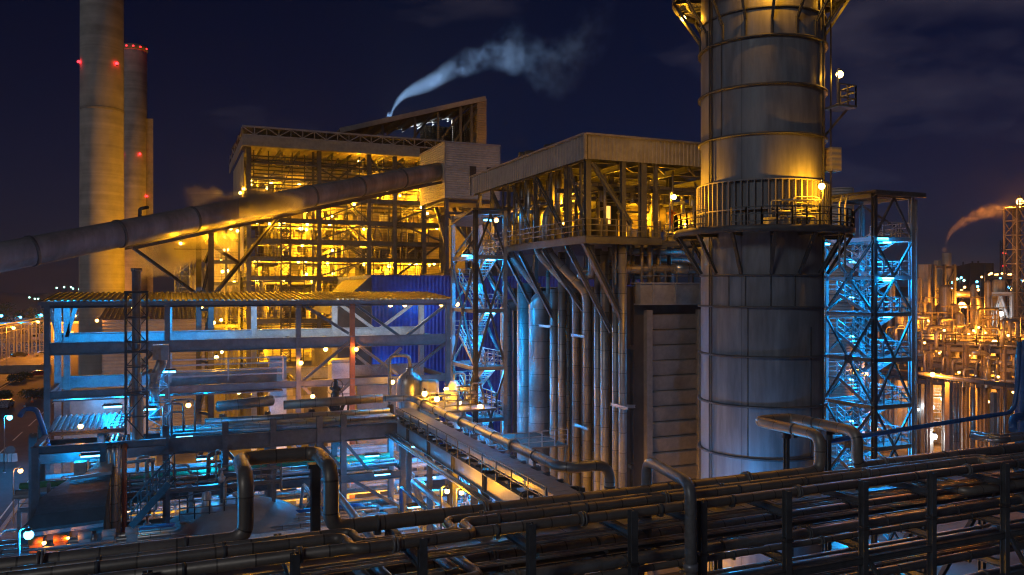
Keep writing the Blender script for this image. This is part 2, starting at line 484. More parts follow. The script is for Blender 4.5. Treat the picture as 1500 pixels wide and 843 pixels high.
# ================================================================== GROUND, ROADS, HILLS
g = MB(); g.poly([(-3500,-1200,0),(4500,-1200,0),(4500,5200,0),(-3500,5200,0)])
tag(g.build('ground', M['ground_concrete']), kind='structure')
b = MB(); b.box(-33,40,-.2,-13.5,460,.004); tag(b.build('road', M['asphalt']), kind='structure')
b = MB(); b.box(-62,40,-.2,-45,600,.004); tag(b.build('service_road', M['asphalt']), kind='structure')
b = MB()
for x in (-33.3,-13.5,-62.3,-45): b.box(x,40,0,x+.3,460,.13)
tag(b.build('kerb', M['kerb']), kind='structure')
b = MB()
for k in range(34): b.box(-19.9,50+k*12,.004,-19.7,57+k*12,.008)
for x in (-32.6,-14.2,-61.5,-45.7): b.box(x,45,.004,x+.14,455,.008)
tag(b.build('road_markings', M['road_paint']), kind='structure')
def hill(name, pts, y0, y1):
    b = MB(); n = len(pts)
    for i in range(n-1):
        (xa_, ha), (xb, hb) = pts[i], pts[i+1]
        m = (y0+y1)/2
        b.poly([(xa_,y0,-1),(xb,y0,-1),(xb,m,hb),(xa_,m,ha)]); b.poly([(xa_,m,ha),(xb,m,hb),(xb,y1,-1),(xa_,y1,-1)])
    tag(b.build(name, M['hill_soil']), kind='structure')
rg = random.Random(3)
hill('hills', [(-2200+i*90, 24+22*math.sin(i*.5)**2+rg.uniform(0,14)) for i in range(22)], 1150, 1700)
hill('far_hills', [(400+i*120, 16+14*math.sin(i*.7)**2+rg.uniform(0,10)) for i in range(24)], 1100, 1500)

# ================================================================== CONCRETE CHIMNEYS
def chimney(name, label, u, w, ytop, D, taper, ztop=None):
    c = W(u, HZ, D); r = w/2/FP*D
    z = ztop if ztop else HC+(HZ-ytop)/FP*D
    t = T(name, label, 'chimney', (c.x, c.y, 0))
    b = MB(); b.lathe(c.x, c.y, [(r*1.06,0),(r*1.0,45),(r*taper,z),(r*taper*.85,z),(r*taper*.85,z-3)], 48); b.build('shaft', M['chimney_concrete'], t)
    return t, c, r, z
def red_light(t, p):
    b = MB(); p = V(p); b.sph(p, .34, 8, 5); o = b.build('warning_light', M['glow_red'], t, p)
    b = MB(); b.bar(p-V((0,0,.5)), p-V((0,0,.3)), .3); b.build('bracket', M['dark_steel'], o)
    light(t, p-t.location, 'red', 60, .3)
def front(c, r, ang):
    """point on a round shaft, ang degrees from the side that faces the eye, positive towards the east"""
    d = V((-c.x, -c.y, 0)).normalized(); rt = V((-d.y, d.x, 0)); a = R(ang)
    return V((c.x, c.y, 0))+(d*math.cos(a)+rt*math.sin(a))*r
t, c, r, z = chimney('concrete_chimney', 'tall plain concrete chimney whose top runs out of view, two red lights', 149.5, 58, 0, 170, .985, 118)
for a in (-74, 38): q = front(c, r+.3, a); red_light(t, (q.x, q.y, HC+(HZ-93)/FP*168))
b = MB()
for zz in (32, 58, 84): b.lathe(c.x, c.y, [(r*1.0,zz),(r*1.012,zz+.1),(r*1.012,zz+.5),(r*1.0,zz+.6)], 48)
b.build('joint_band', M['concrete_wall'], t)
t, c, r, z = chimney('concrete_chimney', 'farther concrete chimney crowned with a ring of red lights', 197, 35, 76, 270, .97)
for a in (-70, -35, -5, 25, 60):
    q = front(c, r+.1, a); red_light(t, (q.x, q.y, z+.8))
for a in (-64, 22): q = front(c, r+.4, a); red_light(t, (q.x, q.y, HC+(HZ-225)/FP*266))
b = MB(); b.lathe(c.x, c.y, [(r*.98,z),(r*1.04,z+.2),(r*1.04,z+1.7),(r*.9,z+1.7)], 32); b.build('rim', M['concrete_wall'], t)
q = front(c, r+.5, 80); b = MB(); b.box(q.x-1.3,q.y-1.3,0,q.x+1.3,q.y+1.3,HC+(HZ-172)/FP*268); b.build('lift_shaft', M['concrete_wall'], t)
q = q+V((-.7,-1.6,0)); red_light(t, (q.x, q.y, HC+(HZ-287)/FP*268))
q = front(c, r+.5, -62); red_light(t, (q.x, q.y, HC+(HZ-382)/FP*268))

# ================================================================== BOILER HOUSE
BX0, BX1, BY = 8.7, 36.0, 110.4
bh = T('boiler_house', 'open steel framed boiler house ablaze with yellow lamps on every floor', 'building', (22,122,0))
colx = [8.9, 18.1, 25.0, 28.7, 35.7]
FL = [10.2, 13.1, 16.0, 19.0, 21.8, 24.4, 26.8, 29.6, 32.7]
for x in colx:
    b = MB(); b.hb((x,BY,0),(x,BY,38.9), .55, .55, up=(0,1,0)); b.build('column', M['steel'], bh)
for y in (117,124,131): 
    b = MB(); b.hb((8.9,y,0),(8.9,y,38.5), .5, .5, up=(0,1,0)); b.build('column', M['steel'], bh)
b = MB(); b.hb((17.4,BY+.6,0),(17.4,BY+.6,38.9),.3,.3); b.build('column', M['steel'], bh)
for z in FL:
    b = MB(); b.box(9.2,BY+.4,z-.12,35.6,119,z); b.box(8.6,119,z-.12,12,132,z); b.build('floor_plate', M['grating'], bh)
    b = MB(); b.hb((8.9,BY,z-.32),(35.7,BY,z-.32),.35,.62); b.hb((8.9,BY,z-.3),(8.9,131,z-.3),.3,.5)
    for x in (12,15,21.5,32): b.hb((x,BY+.3,z-.3),(x,118,z-.3),.2,.34)
    b.build('floor_beam', M['steel'], bh)
    b = MB(); rails(b, [(9.2,BY+.25,z),(35.4,BY+.25,z)], step=1.6, r=.022); rails(b, [(8.75,BY+.4,z),(8.75,130,z)], step=1.8, r=.022); b.build('railing', M['rail'], bh)
zs = [HC-6, 16, 19, 21.8, 24.4, 26.8, 29.6, 32.7, 37.8]
def brace(p, q, w=.26):
    b = MB(); b.hb(p, q, w, w); b.build('brace', M['steel'], bh)
for z0, z1 in zip(FL, FL[1:]):
    brace((18.2,BY-.1,z0),(24.9,BY-.1,z1-.3),.2); brace((24.9,BY-.1,z0),(21.6,BY-.1,z1-.3),.16)
brace((28.8,BY-.1,21.8),(35.6,BY-.1,26.6)); brace((35.6,BY-.1,27),(28.8,BY-.1,29.5)); brace((28.8,BY-.1,29.7),(35.6,BY-.1,32.4))
brace((18.2,BY-.1,33.2),(24.4,BY-.1,38.3)); brace((25.2,BY-.1,38.3),(28.6,BY-.1,33.6)); brace((25,BY-.1,33),(18.4,BY-.1,36.4),.2)
brace((28.8,BY-.1,38.2),(35.4,BY-.1,34)); brace((8.9,110.6,33),(8.9,117,38)); brace((8.9,124,33),(8.9,117,38))
for z in (34.9, 36.9):
    b = MB(); b.hb((8.9,BY+.02,z),(35.6,BY+.02,z),.2,.3); b.build('floor_beam', M['steel'], bh)
# furnace casing inside
b = MB(); b.box(11.5,117.3,0,34.6,131,33.4); b.build('furnace_casing', M['furnace_wall'], bh)
b = MB(); b.box(13.5,115.5,33,17,128,36.4); b.box(19,114.5,32.9,24,127,35.2); b.box(26,116,32.9,34,130,37.4); b.build('upper_casing', M['furnace_wall'], bh)
b = MB(); b.box(9.6,125,33,35,131.5,38.8); b.build('rear_wall', M['boiler_wall'], bh)
rg = random.Random(21)
for z in FL[2:]:
    # clutter on each floor: cabinets, ducts, headers, burner boxes
    for k in range(5):
        x = rg.uniform(10, 33); w = rg.uniform(.7, 2.2); h = rg.uniform(.8, 1.9)
        b = MB(); b.box(x,rg.uniform(112.5,115),z,x+w,117.2,z+h); b.build('equipment_box', M[rg.choice(['duct','casing','panel','white_paint','boiler_wall'])], bh)
    b = MB(); zz = z+rg.uniform(1.7,2.2)
    x0 = rg.uniform(9.5,14); x1 = rg.uniform(18,34)
    b.tube([(x0,115,z+.1),(x0,115,zz),(x1,115,zz),(x1,116.5,zz)], rg.uniform(.12,.3), 8, .4); b.build('pipe_run', M['jacket'], bh)
    b = MB()
    for k in range(9):
        x = rg.uniform(9.6,35); b.tube([(x,rg.uniform(113,116.6),z),(x,rg.uniform(113,116.6),z+2.6)], rg.uniform(.05,.13), 6)
    for k in range(3):
        zz = z+rg.uniform(1.9,2.35); b.tube([(rg.uniform(9.5,16),112+k,zz),(rg.uniform(22,35),112+k,zz)], .07, 6)
    b.build('small_piping', M['pipe_plain'], bh)
    b = MB()
    for k in range(10):
        x = 11.7+rg.uniform(0,22); b.box(x,117.0,z+rg.uniform(.2,.7),x+rg.uniform(.5,1.1),117.29,z+rg.uniform(1.2,2.1))
    b.build('wall_panel', M[rg.choice(['casing','panel','duct'])], bh)
# secondary steel: light posts, hangers, mid rails and cable ladders in every storey
rg = random.Random(63)
for z0, z1 in zip(FL, FL[1:]):
    b = MB()
    for k in range(13): x = 10.2+k*1.95+rg.uniform(-.3,.3); b.bar((x,BY+.35,z0),(x,BY+.35,z1-.5), .12)
    for k in range(3): b.bar((9,BY+.3+k*2,z0+rg.uniform(1.5,2.2)),(35.5,BY+.3+k*2,z0+rg.uniform(1.5,2.2)), .1, .16)
    b.build('light_steelwork', M['steel'], bh)
    b = MB()
    for k in range(16):
        x = rg.uniform(9.5,34.5); y = rg.uniform(111,116.5); h = rg.uniform(.6,1.8); b.box(x,y,z0,x+rg.uniform(.25,.8),y+.4,z0+h)
    b.build('floor_gear', M[rg.choice(['duct','casing','panel','boiler_wall'])], bh)
b = MB()
for k in range(22):
    x = rg.uniform(9.5,35); y = rg.uniform(111.4,116); z0 = rg.uniform(9,22); z1 = z0+rg.uniform(5,16); b.tube([(x,y,z0),(x,y,min(z1,38)),(x+rg.uniform(-3,3),y,min(z1,38)),(x+rg.uniform(-3,3),y,min(z1,38)-1.5)], rg.uniform(.08,.24), 8, .5)
b.build('riser_piping', M['duct'], bh)
b = MB()
for k in range(14):
    x = rg.uniform(9.5,34); z = rg.uniform(33.5,38); b.tube([(x,rg.uniform(111.5,113.8),z),(min(35.4,x+rg.uniform(2,9)),rg.uniform(111.5,113.8),z)], rg.uniform(.08,.3), 8)
for k in range(10): x = rg.uniform(9.5,35); b.bar((x,112,33),(x,112,38.4), .14)
b.build('top_piping', M['duct'], bh)
# big ducts
for z, x0, x1 in ((20.6,11,17.6),(28.2,29.5,34.5),(17.4,19,27)):
    b = MB(); b.tube([(x0,113.2,z-.8),(x0,113.2,z+.4),(x1,113.2,z+.4)], .38, 12, .8); b.build('duct', M['duct'], bh)
# caged ladder column and stairs
b = MB(); lattice(b, 13.0, BY-.9, 14.2, BY-.1, 10, 31.2, .12, .85, .1); b.build('ladder_tower', M['dark_steel'], bh)
for i, (z0, z1) in enumerate(zip(FL[1:], FL[2:])):
    a, c2 = (21.2, 24.6) if i % 2 else (24.6, 21.2)
    stairs((a,BY+1,z0), (c2,BY+1,z1), .9, (0,1,0), bh, 'steel', 'rail')
# roof: eaves truss, fascia, sheet
rf = MB(); rf.corr((8.2,BY-.8,41.3), (28.2,0,0), (0,26,1.2), .6, .08, (0,0,1)); rf = rf.build('roof', M['roof_sheet'], bh)
b = MB(); b.box(8.0,BY-1.0,38.9,32.1,BY-.86,40.2); b.box(8.0,BY-.86,38.9,8.14,137,40.2); b.box(8.14,BY-.86,38.9,32.0,BY-.4,39.0); b.build('fascia', M['clad_grey'], rf)
b = MB(); y = BY-.95
b.bar((8,y,41.45),(36,y,41.45),.16,.22); b.bar((8,y,40.32),(36,y,40.32),.16,.2)
n = 18; s = 28/n
for i in range(n+1): b.bar((8+i*s,y,40.3),(8+i*s,y,41.45),.09)
for i in range(n): b.bar((8+i*s,y,40.4 if i%2 else 41.4),(8+(i+1)*s,y,41.4 if i%2 else 40.4),.11)
for i in range(9): b.bar((8,BY+i*3,40.3 if i%2 else 41.4),(8,BY+i*3+3,41.4 if i%2 else 40.3),.11)
b.build('eaves_truss', M['pale_steel'], rf)
b = MB(); b.box(9,BY+.6,39.5,36,131,39.62); b.build('ceiling_sheet', M['boiler_wall'], rf)
b = MB()
for x in (10.5,13,15.5,20,22.5,27,30,33): b.hb((x,BY,38.6),(x,125,38.6),.25,.45)
b.build('rafter', M['steel'], rf)
b = MB(); b.corr((8.45,112.5,22.6), (0,20,0), (0,0,16), .8, .1, (-1,0,0)); b.build('side_cladding', M['boiler_wall'], bh)
b = MB(); rg3 = random.Random(12)
for k in range(8): b.bar((9.2,BY+.3+(k%3)*.8,33.6+k*.62),(35.6,BY+.3+(k%3)*.8,33.6+k*.62), .12, .16)
for k in range(15): x = 9.6+k*1.75+rg3.uniform(-.4,.4); b.bar((x,BY+.5,32.8),(x,BY+.5,38.6), .13)
for k in range(9): x = 10+k*2.8; b.bar((x,BY+.4,33),(x+2.4,BY+.4,38.2 if k%2 else 36), .12)
b.build('top_bay_lattice', M['steel'], rf)
# raised canopy over the coal feeders
cy0, cy1 = 124.0, 140.0
cn = MB()
P0, P1 = V((23.5,0,44.9)), V((47.8,0,52.2))
def cp(s, y, dz=0): p = P0.lerp(P1, s); return V((p.x, y, p.z+dz))
cn.ext(cp(0,(cy0+cy1)/2), cp(1,(cy0+cy1)/2), [(-(cy1-cy0)/2,-.12),((cy1-cy0)/2,-.12),((cy1-cy0)/2,.12),(-(cy1-cy0)/2,.12)], (0,0,1))
cn = cn.build('canopy_roof', M['roof_sheet'], bh)
b = MB(); b.bar(cp(0,cy0-.15,-.2), cp(1,cy0-.15,-.2), .3, .75); b.build('canopy_fascia', M['clad_grey'], cn)
b = MB()
for k in range(1, 9): b.hb(cp(k/8.5,cy0,-.45), cp(k/8.5,cy1,-.45), .25, .5)
for s_ in (.28,.5,.66,.82,.9): p = cp(s_, cy0+.2, -.7); b.hb((p.x,p.y,41.5),(p.x,p.y,p.z), .35)
b.hb((38.2,cy0+.3,42),cp(.86,cy0+.3,-.8),.3); b.hb((34,cy0+.3,42.5),cp(.62,cy0+.3,-.8),.3); b.hb((40,cy0+.3,41),cp(.97,cy0+.3,-1),.35)
b.build('canopy_frame', M['steel'], cn)
b = MB(); b.box(46.3,cy0-.2,39,47.9,cy0+.3,51.9); b.corr((47.3,cy0,38), (0,cy1-cy0,0), (0,0,13.4), .9, .16, (-1,0,0)); b.corr((41,cy1-.5,38), (6.2,0,0), (0,0,12), .7, .16, (0,-1,0)); b.build('canopy_end_wall', M['clad_brown'], cn)
b = MB(); b.box(36.2,120,0,47.6,139,40.4); b.build('bunker_bay', M['panel'], bh)
# annexe at the west side
an = MB(); an.box(5.0,121,0,8.3,128,31)
an = an.build('annexe_core', M['boiler_wall'], bh)
for z in (9,12.3,15.2,18,21,24,27,30.6):
    b = MB(); b.box(4.6,116,z-.12,8.2,121,z); b.hb((4.6,116,z-.3),(8.2,116,z-.3),.2,.4); b.build('annexe_floor', M['steel'], bh)
    b = MB(); rails(b, [(4.6,116,z),(8.2,116,z)], step=1.2, r=.022); b.build('railing', M['rail'], bh)
for x in (4.6,6.4,8.1):
    b = MB(); b.hb((x,116.1,0),(x,116.1,31.4),.28); b.build('annexe_column', M['steel'], bh)
# white clad transfer house on the front
wb = T('transfer_house', 'cream clad windowless transfer house at the head of the sloping conveyor', 'building', (36,104,31.9))
b = MB(); b.box(32.2,98.2,31.9,39.9,109.6,39.1); b.build('wall', M['clad_cream'], wb)
b = MB(); b.box(32.1,98.1,39.102,40,109.7,39.3); b.build('roof', M['clad_grey'], wb)
b = MB(); b.box(32.14,98.14,31.9,32.3,98.3,39.1); b.box(39.8,98.14,31.9,39.96,98.3,39.1); b.build('corner_trim', M['clad_grey'], wb)
for x in (35.6,38.0):
    b = MB()
    b.box(x,98.08,34.4,x+.9,98.14,36.2)
    for k in range(7): b.bar((x+.05,98.06,34.55+k*.24),(x+.85,98.06,34.55+k*.24),.08,.05)
    b.build('louvre', M['casing'], wb)
b = MB()
for x in (32.6,39.4):
    for y in (98.8,109): b.hb((x,y,0),(x,y,31.9),.5)
for x0_, x1_ in ((32.6,39.4),(39.4,32.6)):
    for z in (14,22): b.hb((x0_,98.8,z),(x1_,98.8,z+8),.28)
for z in (14,22,30,31.6): b.hb((32.6,98.8,z),(39.4,98.8,z),.35); b.hb((32.6,98.8,z),(32.6,109,z),.35)
b.build('support_frame', M['steel'], wb)
b = MB()
rg = random.Random(5)
for k in range(7):
    x = rg.uniform(33,39); b.tube([(x,100,12),(x,100,rg.uniform(24,31)),(x+rg.uniform(-2,2),102,31)], rg.uniform(.1,.3), 8, .5)
b.build('chute_piping', M['jacket'], wb)

# ================================================================== CONVEYOR TUBE
c0, c1 = V((-12.7,72.7,22.5)), V((32.0,100.4,35.6))
cd = (c1-c0).normalized(); cs = c0-cd*42
ct = T('conveyor_tube', 'long round conveyor gallery sloping up to the boiler house', 'conveyor', (c0.x,c0.y,c0.z))
b = MB(); b.tube([cs+(c1-cs)*(i/30) for i in range(31)], 1.18, 28); b.build('tube', M['stack_steel'], ct)
b = MB(); cl = (c1-cs).length
for k in range(1, 13):
    p = cs+cd*(cl*k/13); b.tube([p-cd*.12, p+cd*.12], 1.27, 28)
b.build('band', M['steel'], ct)
def cpt(u):
    """point of the conveyor axis in the vertical plane through photo column u"""
    a, bb = ray(u); s = (c0.x*bb-c0.y*a)/(-(cd.x*bb-cd.y*a)); return c0+cd*s
b = MB(); up = V((0,0,1)); sd = cd.cross(up).normalized()
p, q = cpt(190), cpt(640)
for o in (-.8,.8): b.hb(p+sd*o-up*1.45, q+sd*o-up*1.45, .25, .3)
b.build('under_truss', M['steel'], ct)
b = MB(); p = cpt(205); b.tube([p+up*1.1, p+up*1.9, p+up*1.9+cd*.8], .16, 8, .2); b.build('vent', M['dark_steel'], ct)
tw = cpt(300); tb = V((tw.x, tw.y, 0))
st = T('conveyor_trestle', 'dark steel trestle with spread arms holding up the conveyor', 'trestle', tb)
b = MB()
for o in (-1.0, 1.0):
    b.hb(tb+sd*o, tb+sd*o+up*(tw.z-1.6), .5)
for k in range(4):
    z = 3+k*5; b.hb(tb+sd*-1+up*z, tb+sd*1+up*(z+5), .22); b.hb(tb+sd*-1+up*z, tb+sd*1+up*z, .25)
b.build('leg_frame', M['dark_steel'], st)
b = MB()
lo = tw.z-8.6
for o in (0,):
    b.hb(tb+sd*o+up*lo, cpt(408)+sd*o-up*1.5, .32); b.hb(tb+sd*o+up*(lo+.6), cpt(195)+sd*o-up*1.5, .24)
    b.hb(tb+sd*o+up*(lo+4.2), cpt(322)+sd*o-up*1.5, .3)
    m1 = (tb+sd*o+up*lo).lerp(cpt(408)+sd*o-up*1.5, .45); b.hb(m1, tb+sd*o+up*(tw.z-2.2), .3)
b.build('arm', M['dark_steel'], st)
for u in (-120, 60):
    q = cpt(u); t2 = T('conveyor_post', 'slender steel post under the sloping conveyor', 'post', (q.x,q.y,0), 'posts under the conveyor') if u < 0 else None
    if t2: b = MB(); b.hb((q.x,q.y,0),(q.x,q.y,q.z-1.2),.5); b.build('shaft', M['dark_steel'], t2)

# ================================================================== SILO BEHIND THE TRESTLE, OTHER BACK BUILDINGS
s_ = at_y(287, HZ, 126)
t = T('ash_silo', 'round cream ash silo with pipework beside the boiler house', 'silo', (s_.x,s_.y,0))
b = MB(); b.lathe(s_.x, s_.y, [(2.5,0),(2.5,22.2),(1.6,23.2),(0,23.4)], 28); b.build('shell', M['boiler_wall'], t)
b = MB(); lattice(b, s_.x-2.9, s_.y-3.2, s_.x-.9, s_.y-2.6, 10, 23.6, .12, 1.6, .1); b.build('frame', M['pale_steel'], t)
b = MB()
for k, x in enumerate((-2.8,-2.2,1.2)): b.tube([(s_.x+x,s_.y-2.9,6),(s_.x+x,s_.y-2.9,24.2+k*1.6),(s_.x+x+1.8,s_.y-2.9,24.2+k*1.6),(s_.x+x+1.8,s_.y-2.7,22)], .13, 8, .4)
b.build('vent_pipe', M['pipe_plain'], t)
t = T('blue_hall', 'dark blue clad hall with a stepped gable behind the steel frame', 'building', (34,98,0))
b = MB(); x0 = xa(545, 88)
b.box(x0,88,0,56,108,21.3); b.build('wall', M['clad_blue'], t)
b = MB(); b.box(x0-.15,87.85,21.302,56.1,108.1,21.6); b.build('roof', M['clad_blue'], t)
b = MB(); b.prism([(x0-4.2,88.3),(x0-.01,88.3),(x0-.01,104),(x0-4.2,104)], 0, 14); b.poly([(x0-.02,88.2,21.2),(x0-.02,104,21.2),(x0-4.4,104,17.2),(x0-4.4,88.2,17.2)]); b.poly([(x0-.02,88.21,21.2),(x0-4.4,88.21,17.2),(x0-4.4,88.21,13.9),(x0-.02,88.21,13.9)]); b.build('lean_to', M['casing'], t)
b = MB(); b.bar((x0-4.5,88.1,17.3),(x0-.1,88.1,21.3),.3,.35); b.build('gable_trim', M['casing'], t)
t = T('brown_shed', 'long brown clad shed with a ribbed roof behind the steel frame', 'building', (-20,112,0))
xl, xr = xa(150, 104), xa(300, 104)
b = MB(); b.box(xl,104,0,xr,118,16.4); b.build('wall', M['clad_brown'], t)
b = MB(); b.corr((xl-.4,103.4,16.45), (xr-xl+.8,0,0), (0,15,1.6), .55, .1, (0,0,1)); b.build('roof', M['roof_sheet'], t)
b = MB(); x = xa(278,104); b.box(x-.45,103.9,13.9,x+.45,104.02,14.9); b.build('window', M['glass'], t)
t = T('teal_wall', 'low weathered wall under the steel frame, washed in blue light', 'wall', (-10,88,0))
xl, xr = xa(96, 88), xa(228, 88)
b = MB(); b.box(xl,88,0,xr,92,9.9); b.build('wall_face', M['concrete_wall'], t)
b = MB(); b.box(xl-.1,87.9,9.902,xr+.1,92.1,10.15); b.build('coping', M['kerb'], t)
# ================================================================== OPEN STEEL GALLERY FRAME (front y=72, back y=80)
FY, FB = 72.0, 80.0
fx0, fx1 = xa(69, FY), xa(657, FY)
fr = T('steel_gallery', 'wide open steel frame with a ribbed roof and blue lit decks', 'steel frame', ((fx0+fx1)/2,FY,0))
fc = [xa(u, FY) for u in (69,245,437,656)]; cR = xa(516, FY)
for x in fc:
    b = MB(); b.hb((x,FY,0),(x,FY,18.9),.42,.42); b.build('column', M['steel'], fr)
b = MB(); b.hb((cR,FY,0),(cR,FY,18.9),.42,.42); b.build('rusty_column', M['pipe_rust'], fr)
for u in (98,248,372,490,617):
    x = xa(u, FB); b = MB(); b.hb((x,FB,0),(x,FB,19.2),.5,.5); b.build('column', M['pale_steel'], fr)
b = MB(); x = xa(87,FB); b.hb((x,FB-1,0),(x,FB-1,19),.5,.5); b.build('column', M['pale_steel'], fr)
def fbeam(p, q, w, h, m='steel'):
    b = MB(); b.hb(p, q, w, h); b.build('beam', M[m], fr)
fbeam((fx0-.4,FY,18.75),(fx1+.2,FY,18.75),.35,.5)
fbeam((fx0,FB,19.1),(fx1,FB,19.1),.35,.5)
fbeam((fx0,FY-.05,15.25),(fx1,FY-.05,15.25),.4,1.0)
fbeam((fx0,FB,15.5),(fx1,FB,15.5),.4,1.25,'pale_steel')
fbeam((fx0,FY-.05,11.6),(fx1,FY-.05,11.6),.38,.62)
fbeam((fx0,FB,11.75),(fx1,FB,11.75),.38,1.1,'pale_steel')
fbeam((fx0,FY-.05,6.6),(fx1,FY-.05,6.6),.38,.6)
for x in fc:
    for z in (18.8,15.2,11.6): fbeam((x,FY+.25,z),(x,FB-.25,z),.3,.45)
b = MB(); b.box(fx0+.3,FY+.3,14.8,fx1,FB-.3,14.9); b.build('upper_deck', M['grating'], fr)
b = MB()
for k in range(9): b.tube([(fx0+.5,FY+1.6+k*.68,15.1),(fx1-.3,FY+1.6+k*.68,15.1)], rg.uniform(.06,.16), 8)
b.build('deck_pipework', M['galvanised'], fr)
xm = xa(415, FY)
b = MB(); b.box(fx0+.3,FY+.3,11.0,xm,FB-.3,11.1); b.build('middle_deck', M['grating'], fr)
b = MB(); b.box(xa(247,FY+4),FY+3.2,11.5,xm-.2,FY+5.2,12.6); b.box(xa(247,FY+4),FY+3.0,12.601,xm-.2,FY+5.4,12.7); b.build('long_duct', M['duct'], fr)
b = MB(); rails(b, [(xa(250,FY),FY+.2,12.15),(xm,FY+.2,12.15)], h=1.9, n=4, step=4, r=.06); b.build('railing', M['pale_steel'], fr)
b = MB()
for k in range(7): b.tube([(xa(245,FY+2),FY+.8+k*.33,11.4),(xm-.4,FY+.8+k*.33,11.4)], .13, 8)
b.build('deck_pipework', M['jacket'], fr)
def fbr(a, c2, y, w=.26, m='steel'):
    b = MB(); p, q = at_y(*a, y), at_y(*c2, y); b.hb(p, q, w, w); b.build('brace', M[m], fr)
for a, c2 in (((443,446),(511,489)),((521,447),(584,492)),((596,492),(652,448)),((443,558),(511,502)),((521,503),(583,549)),((596,549),(652,503)),((443,566),(470,592)),((480,592),(512,562))):
    fbr(a, c2, FY-.08)
for a, c2 in (((498,446),(548,482)),((556,482),(604,446)),((522,521),(548,542)),((552,544),(588,510)),((522,572),(542,589)),((572,588),(610,560)),((72,446),(86,498)),((112,446),(98,494))):
    fbr(a, c2, FB-.1, .3, 'pale_steel')
b = MB(); b.corr((fx0-.5,FY-.7,19.03), (fx1-fx0+1,0,0), (0,FB-FY+1.6,.62), .44, .12, (0,0,1)); b.build('roof', M['roof_sheet'], fr)
b = MB(); b.box(fx0-.5,FY-.78,18.7,fx1+.5,FY-.7,19.02); b.build('gutter', M['steel'], fr)
# ducts standing in the frame
for k, (u, w, v0) in enumerate(((406,1.5,522),(500,2.2,526))):
    p = at_y(u, v0, FY+4.5)
    t = T('square_duct', ('narrow','wide')[k]+' pale square duct rising to the middle deck of the steel frame', 'duct', (p.x,p.y,0))
    b = MB(); b.box(p.x-w/2,p.y-w/2,0,p.x+w/2,p.y+w/2,p.z)
    b.build('shaft', M['white_paint'], t); b = MB()
    for z in (4,7,10,p.z-.3): b.box(p.x-w/2-.07,p.y-w/2-.07,z,p.x+w/2+.07,p.y+w/2+.07,z+.14)
    b.build('flange', M['pale_steel'], t)
# grey cabinet house under the right bays
p0, p1 = xa(520, 78), xa(590, 78)
t = T('equipment_house', 'plain grey equipment house between the braces of the steel frame', 'building', ((p0+p1)/2,79,0))
b = MB(); b.box(p0,77,0,p1,84,10.6); b.build('wall', M['panel'], t)
b = MB(); b.box(p0-.2,76.8,10.602,p1+.2,84.2,10.8); b.build('roof', M['steel'], t)
# ================================================================== MINI STACK IN ITS LATTICE
p = at_y(200, 620, 50.0); zb = 11.4
t = T('vent_stack', 'slim grey vent stack rising out of a dark lattice guard', 'vent stack', (p.x,p.y,zb))
b = MB(); b.lathe(p.x, p.y, [(.36,zb),(.36,13.6),(.24,14.4),(.24,21.0),(.3,21.02),(.3,21.2),(.24,21.2),(.2,20.6)], 20); b.build('flue', M['jacket_riser'], t)
b = MB(); lattice(b, p.x-.55, p.y-.55, p.x+.55, p.y+.55, zb, 19.8, .09, 1.3, .07); b.build('lattice', M['dark_steel'], t)
b = MB()
for z in (14.0,16.4,19.8): b.box(p.x-.62,p.y-.62,z,p.x+.62,p.y-.5,z+.1); b.box(p.x-.62,p.y+.5,z,p.x+.62,p.y+.62,z+.1)
b.build('ring_beam', M['dark_steel'], t)
# inlet duct with filter beside it
q = at_y(229, 575, 53)
t = T('inlet_filter', 'pale bent intake duct washed cyan beside the vent stack', 'duct', (q.x,q.y,12))
b = MB(); b.tube([(q.x-.1,q.y,12),(q.x-.1,q.y,14.6),(q.x+.35,q.y,15.5),(q.x+.3,q.y,16.4)], .3, 12, .5); b.build('duct', M['galvanised'], t)
b = MB(); lattice(b, q.x-.5,q.y-.6,q.x+.7,q.y+.6,11.4,14.9,.09,.9,.06); b.build('support_frame', M['galvanised'], t)
b = MB(); b.tube([(q.x-.9,q.y-.3,12),(q.x-.9,q.y-.3,15.4),(q.x-.2,q.y-.3,16.2)], .13, 8, .5); b.tube([(q.x-1.4,q.y-.3,12),(q.x-1.4,q.y-.3,14.6),(q.x-.2,q.y-.3,15.1)], .1, 8, .5); b.build('side_pipe', M['pipe_plain'], t)
b = MB(); b.box(q.x-.2,q.y-.5,15.7,q.x+.7,q.y+.5,16.6); b.build('hood', M['galvanised'], t)

# ================================================================== HEAT RECOVERY BOILER
HX, HY = 23.8, 44.2
hr = T('heat_recovery_boiler', 'tall dark boiler block wrapped in vertical pipes under a grey flat canopy', 'boiler', (32,55,0))
HYE, HXE = 65.2, 41.0
rf = MB(); rf.box(HX+.1,HY+.1,29.5,HXE,HYE,29.62); rf = rf.build('roof', M['roof_sheet'], hr)
b = MB(); b.corr((HX,HYE,28.25), (0,HY-HYE,0), (0,0,1.52), .42, .05, (-1,0,0)); b.corr((HX,HY,28.25), (HXE-HX,0,0), (0,0,1.52), .3, .05, (0,-1,0)); b.build('fascia', M['clad_grey'], rf)
b = MB(); b.bar((HX-.08,HY-.08,28.2),(HX-.08,HY-.08,29.85),.16); b.bar((HX-.08,HY,29.82),(HX-.08,HYE,29.82),.2,.12); b.bar((HX,HY-.08,29.82),(HXE,HY-.08,29.82),.2,.12); b.bar((HX-.06,HYE,28.2),(HX-.06,HYE,29.8),.16); b.build('fascia_trim', M['galvanised'], rf)
b = MB()
for k in range(8): y = HY+.6+k*2.85; b.hb((HX+.3,y,28.9),(HXE,y,28.9),.25,.5)
for x in (24.1,28.2,33,38): b.hb((x,HY+.3,28.4),(x,HYE,28.4),.22,.42)
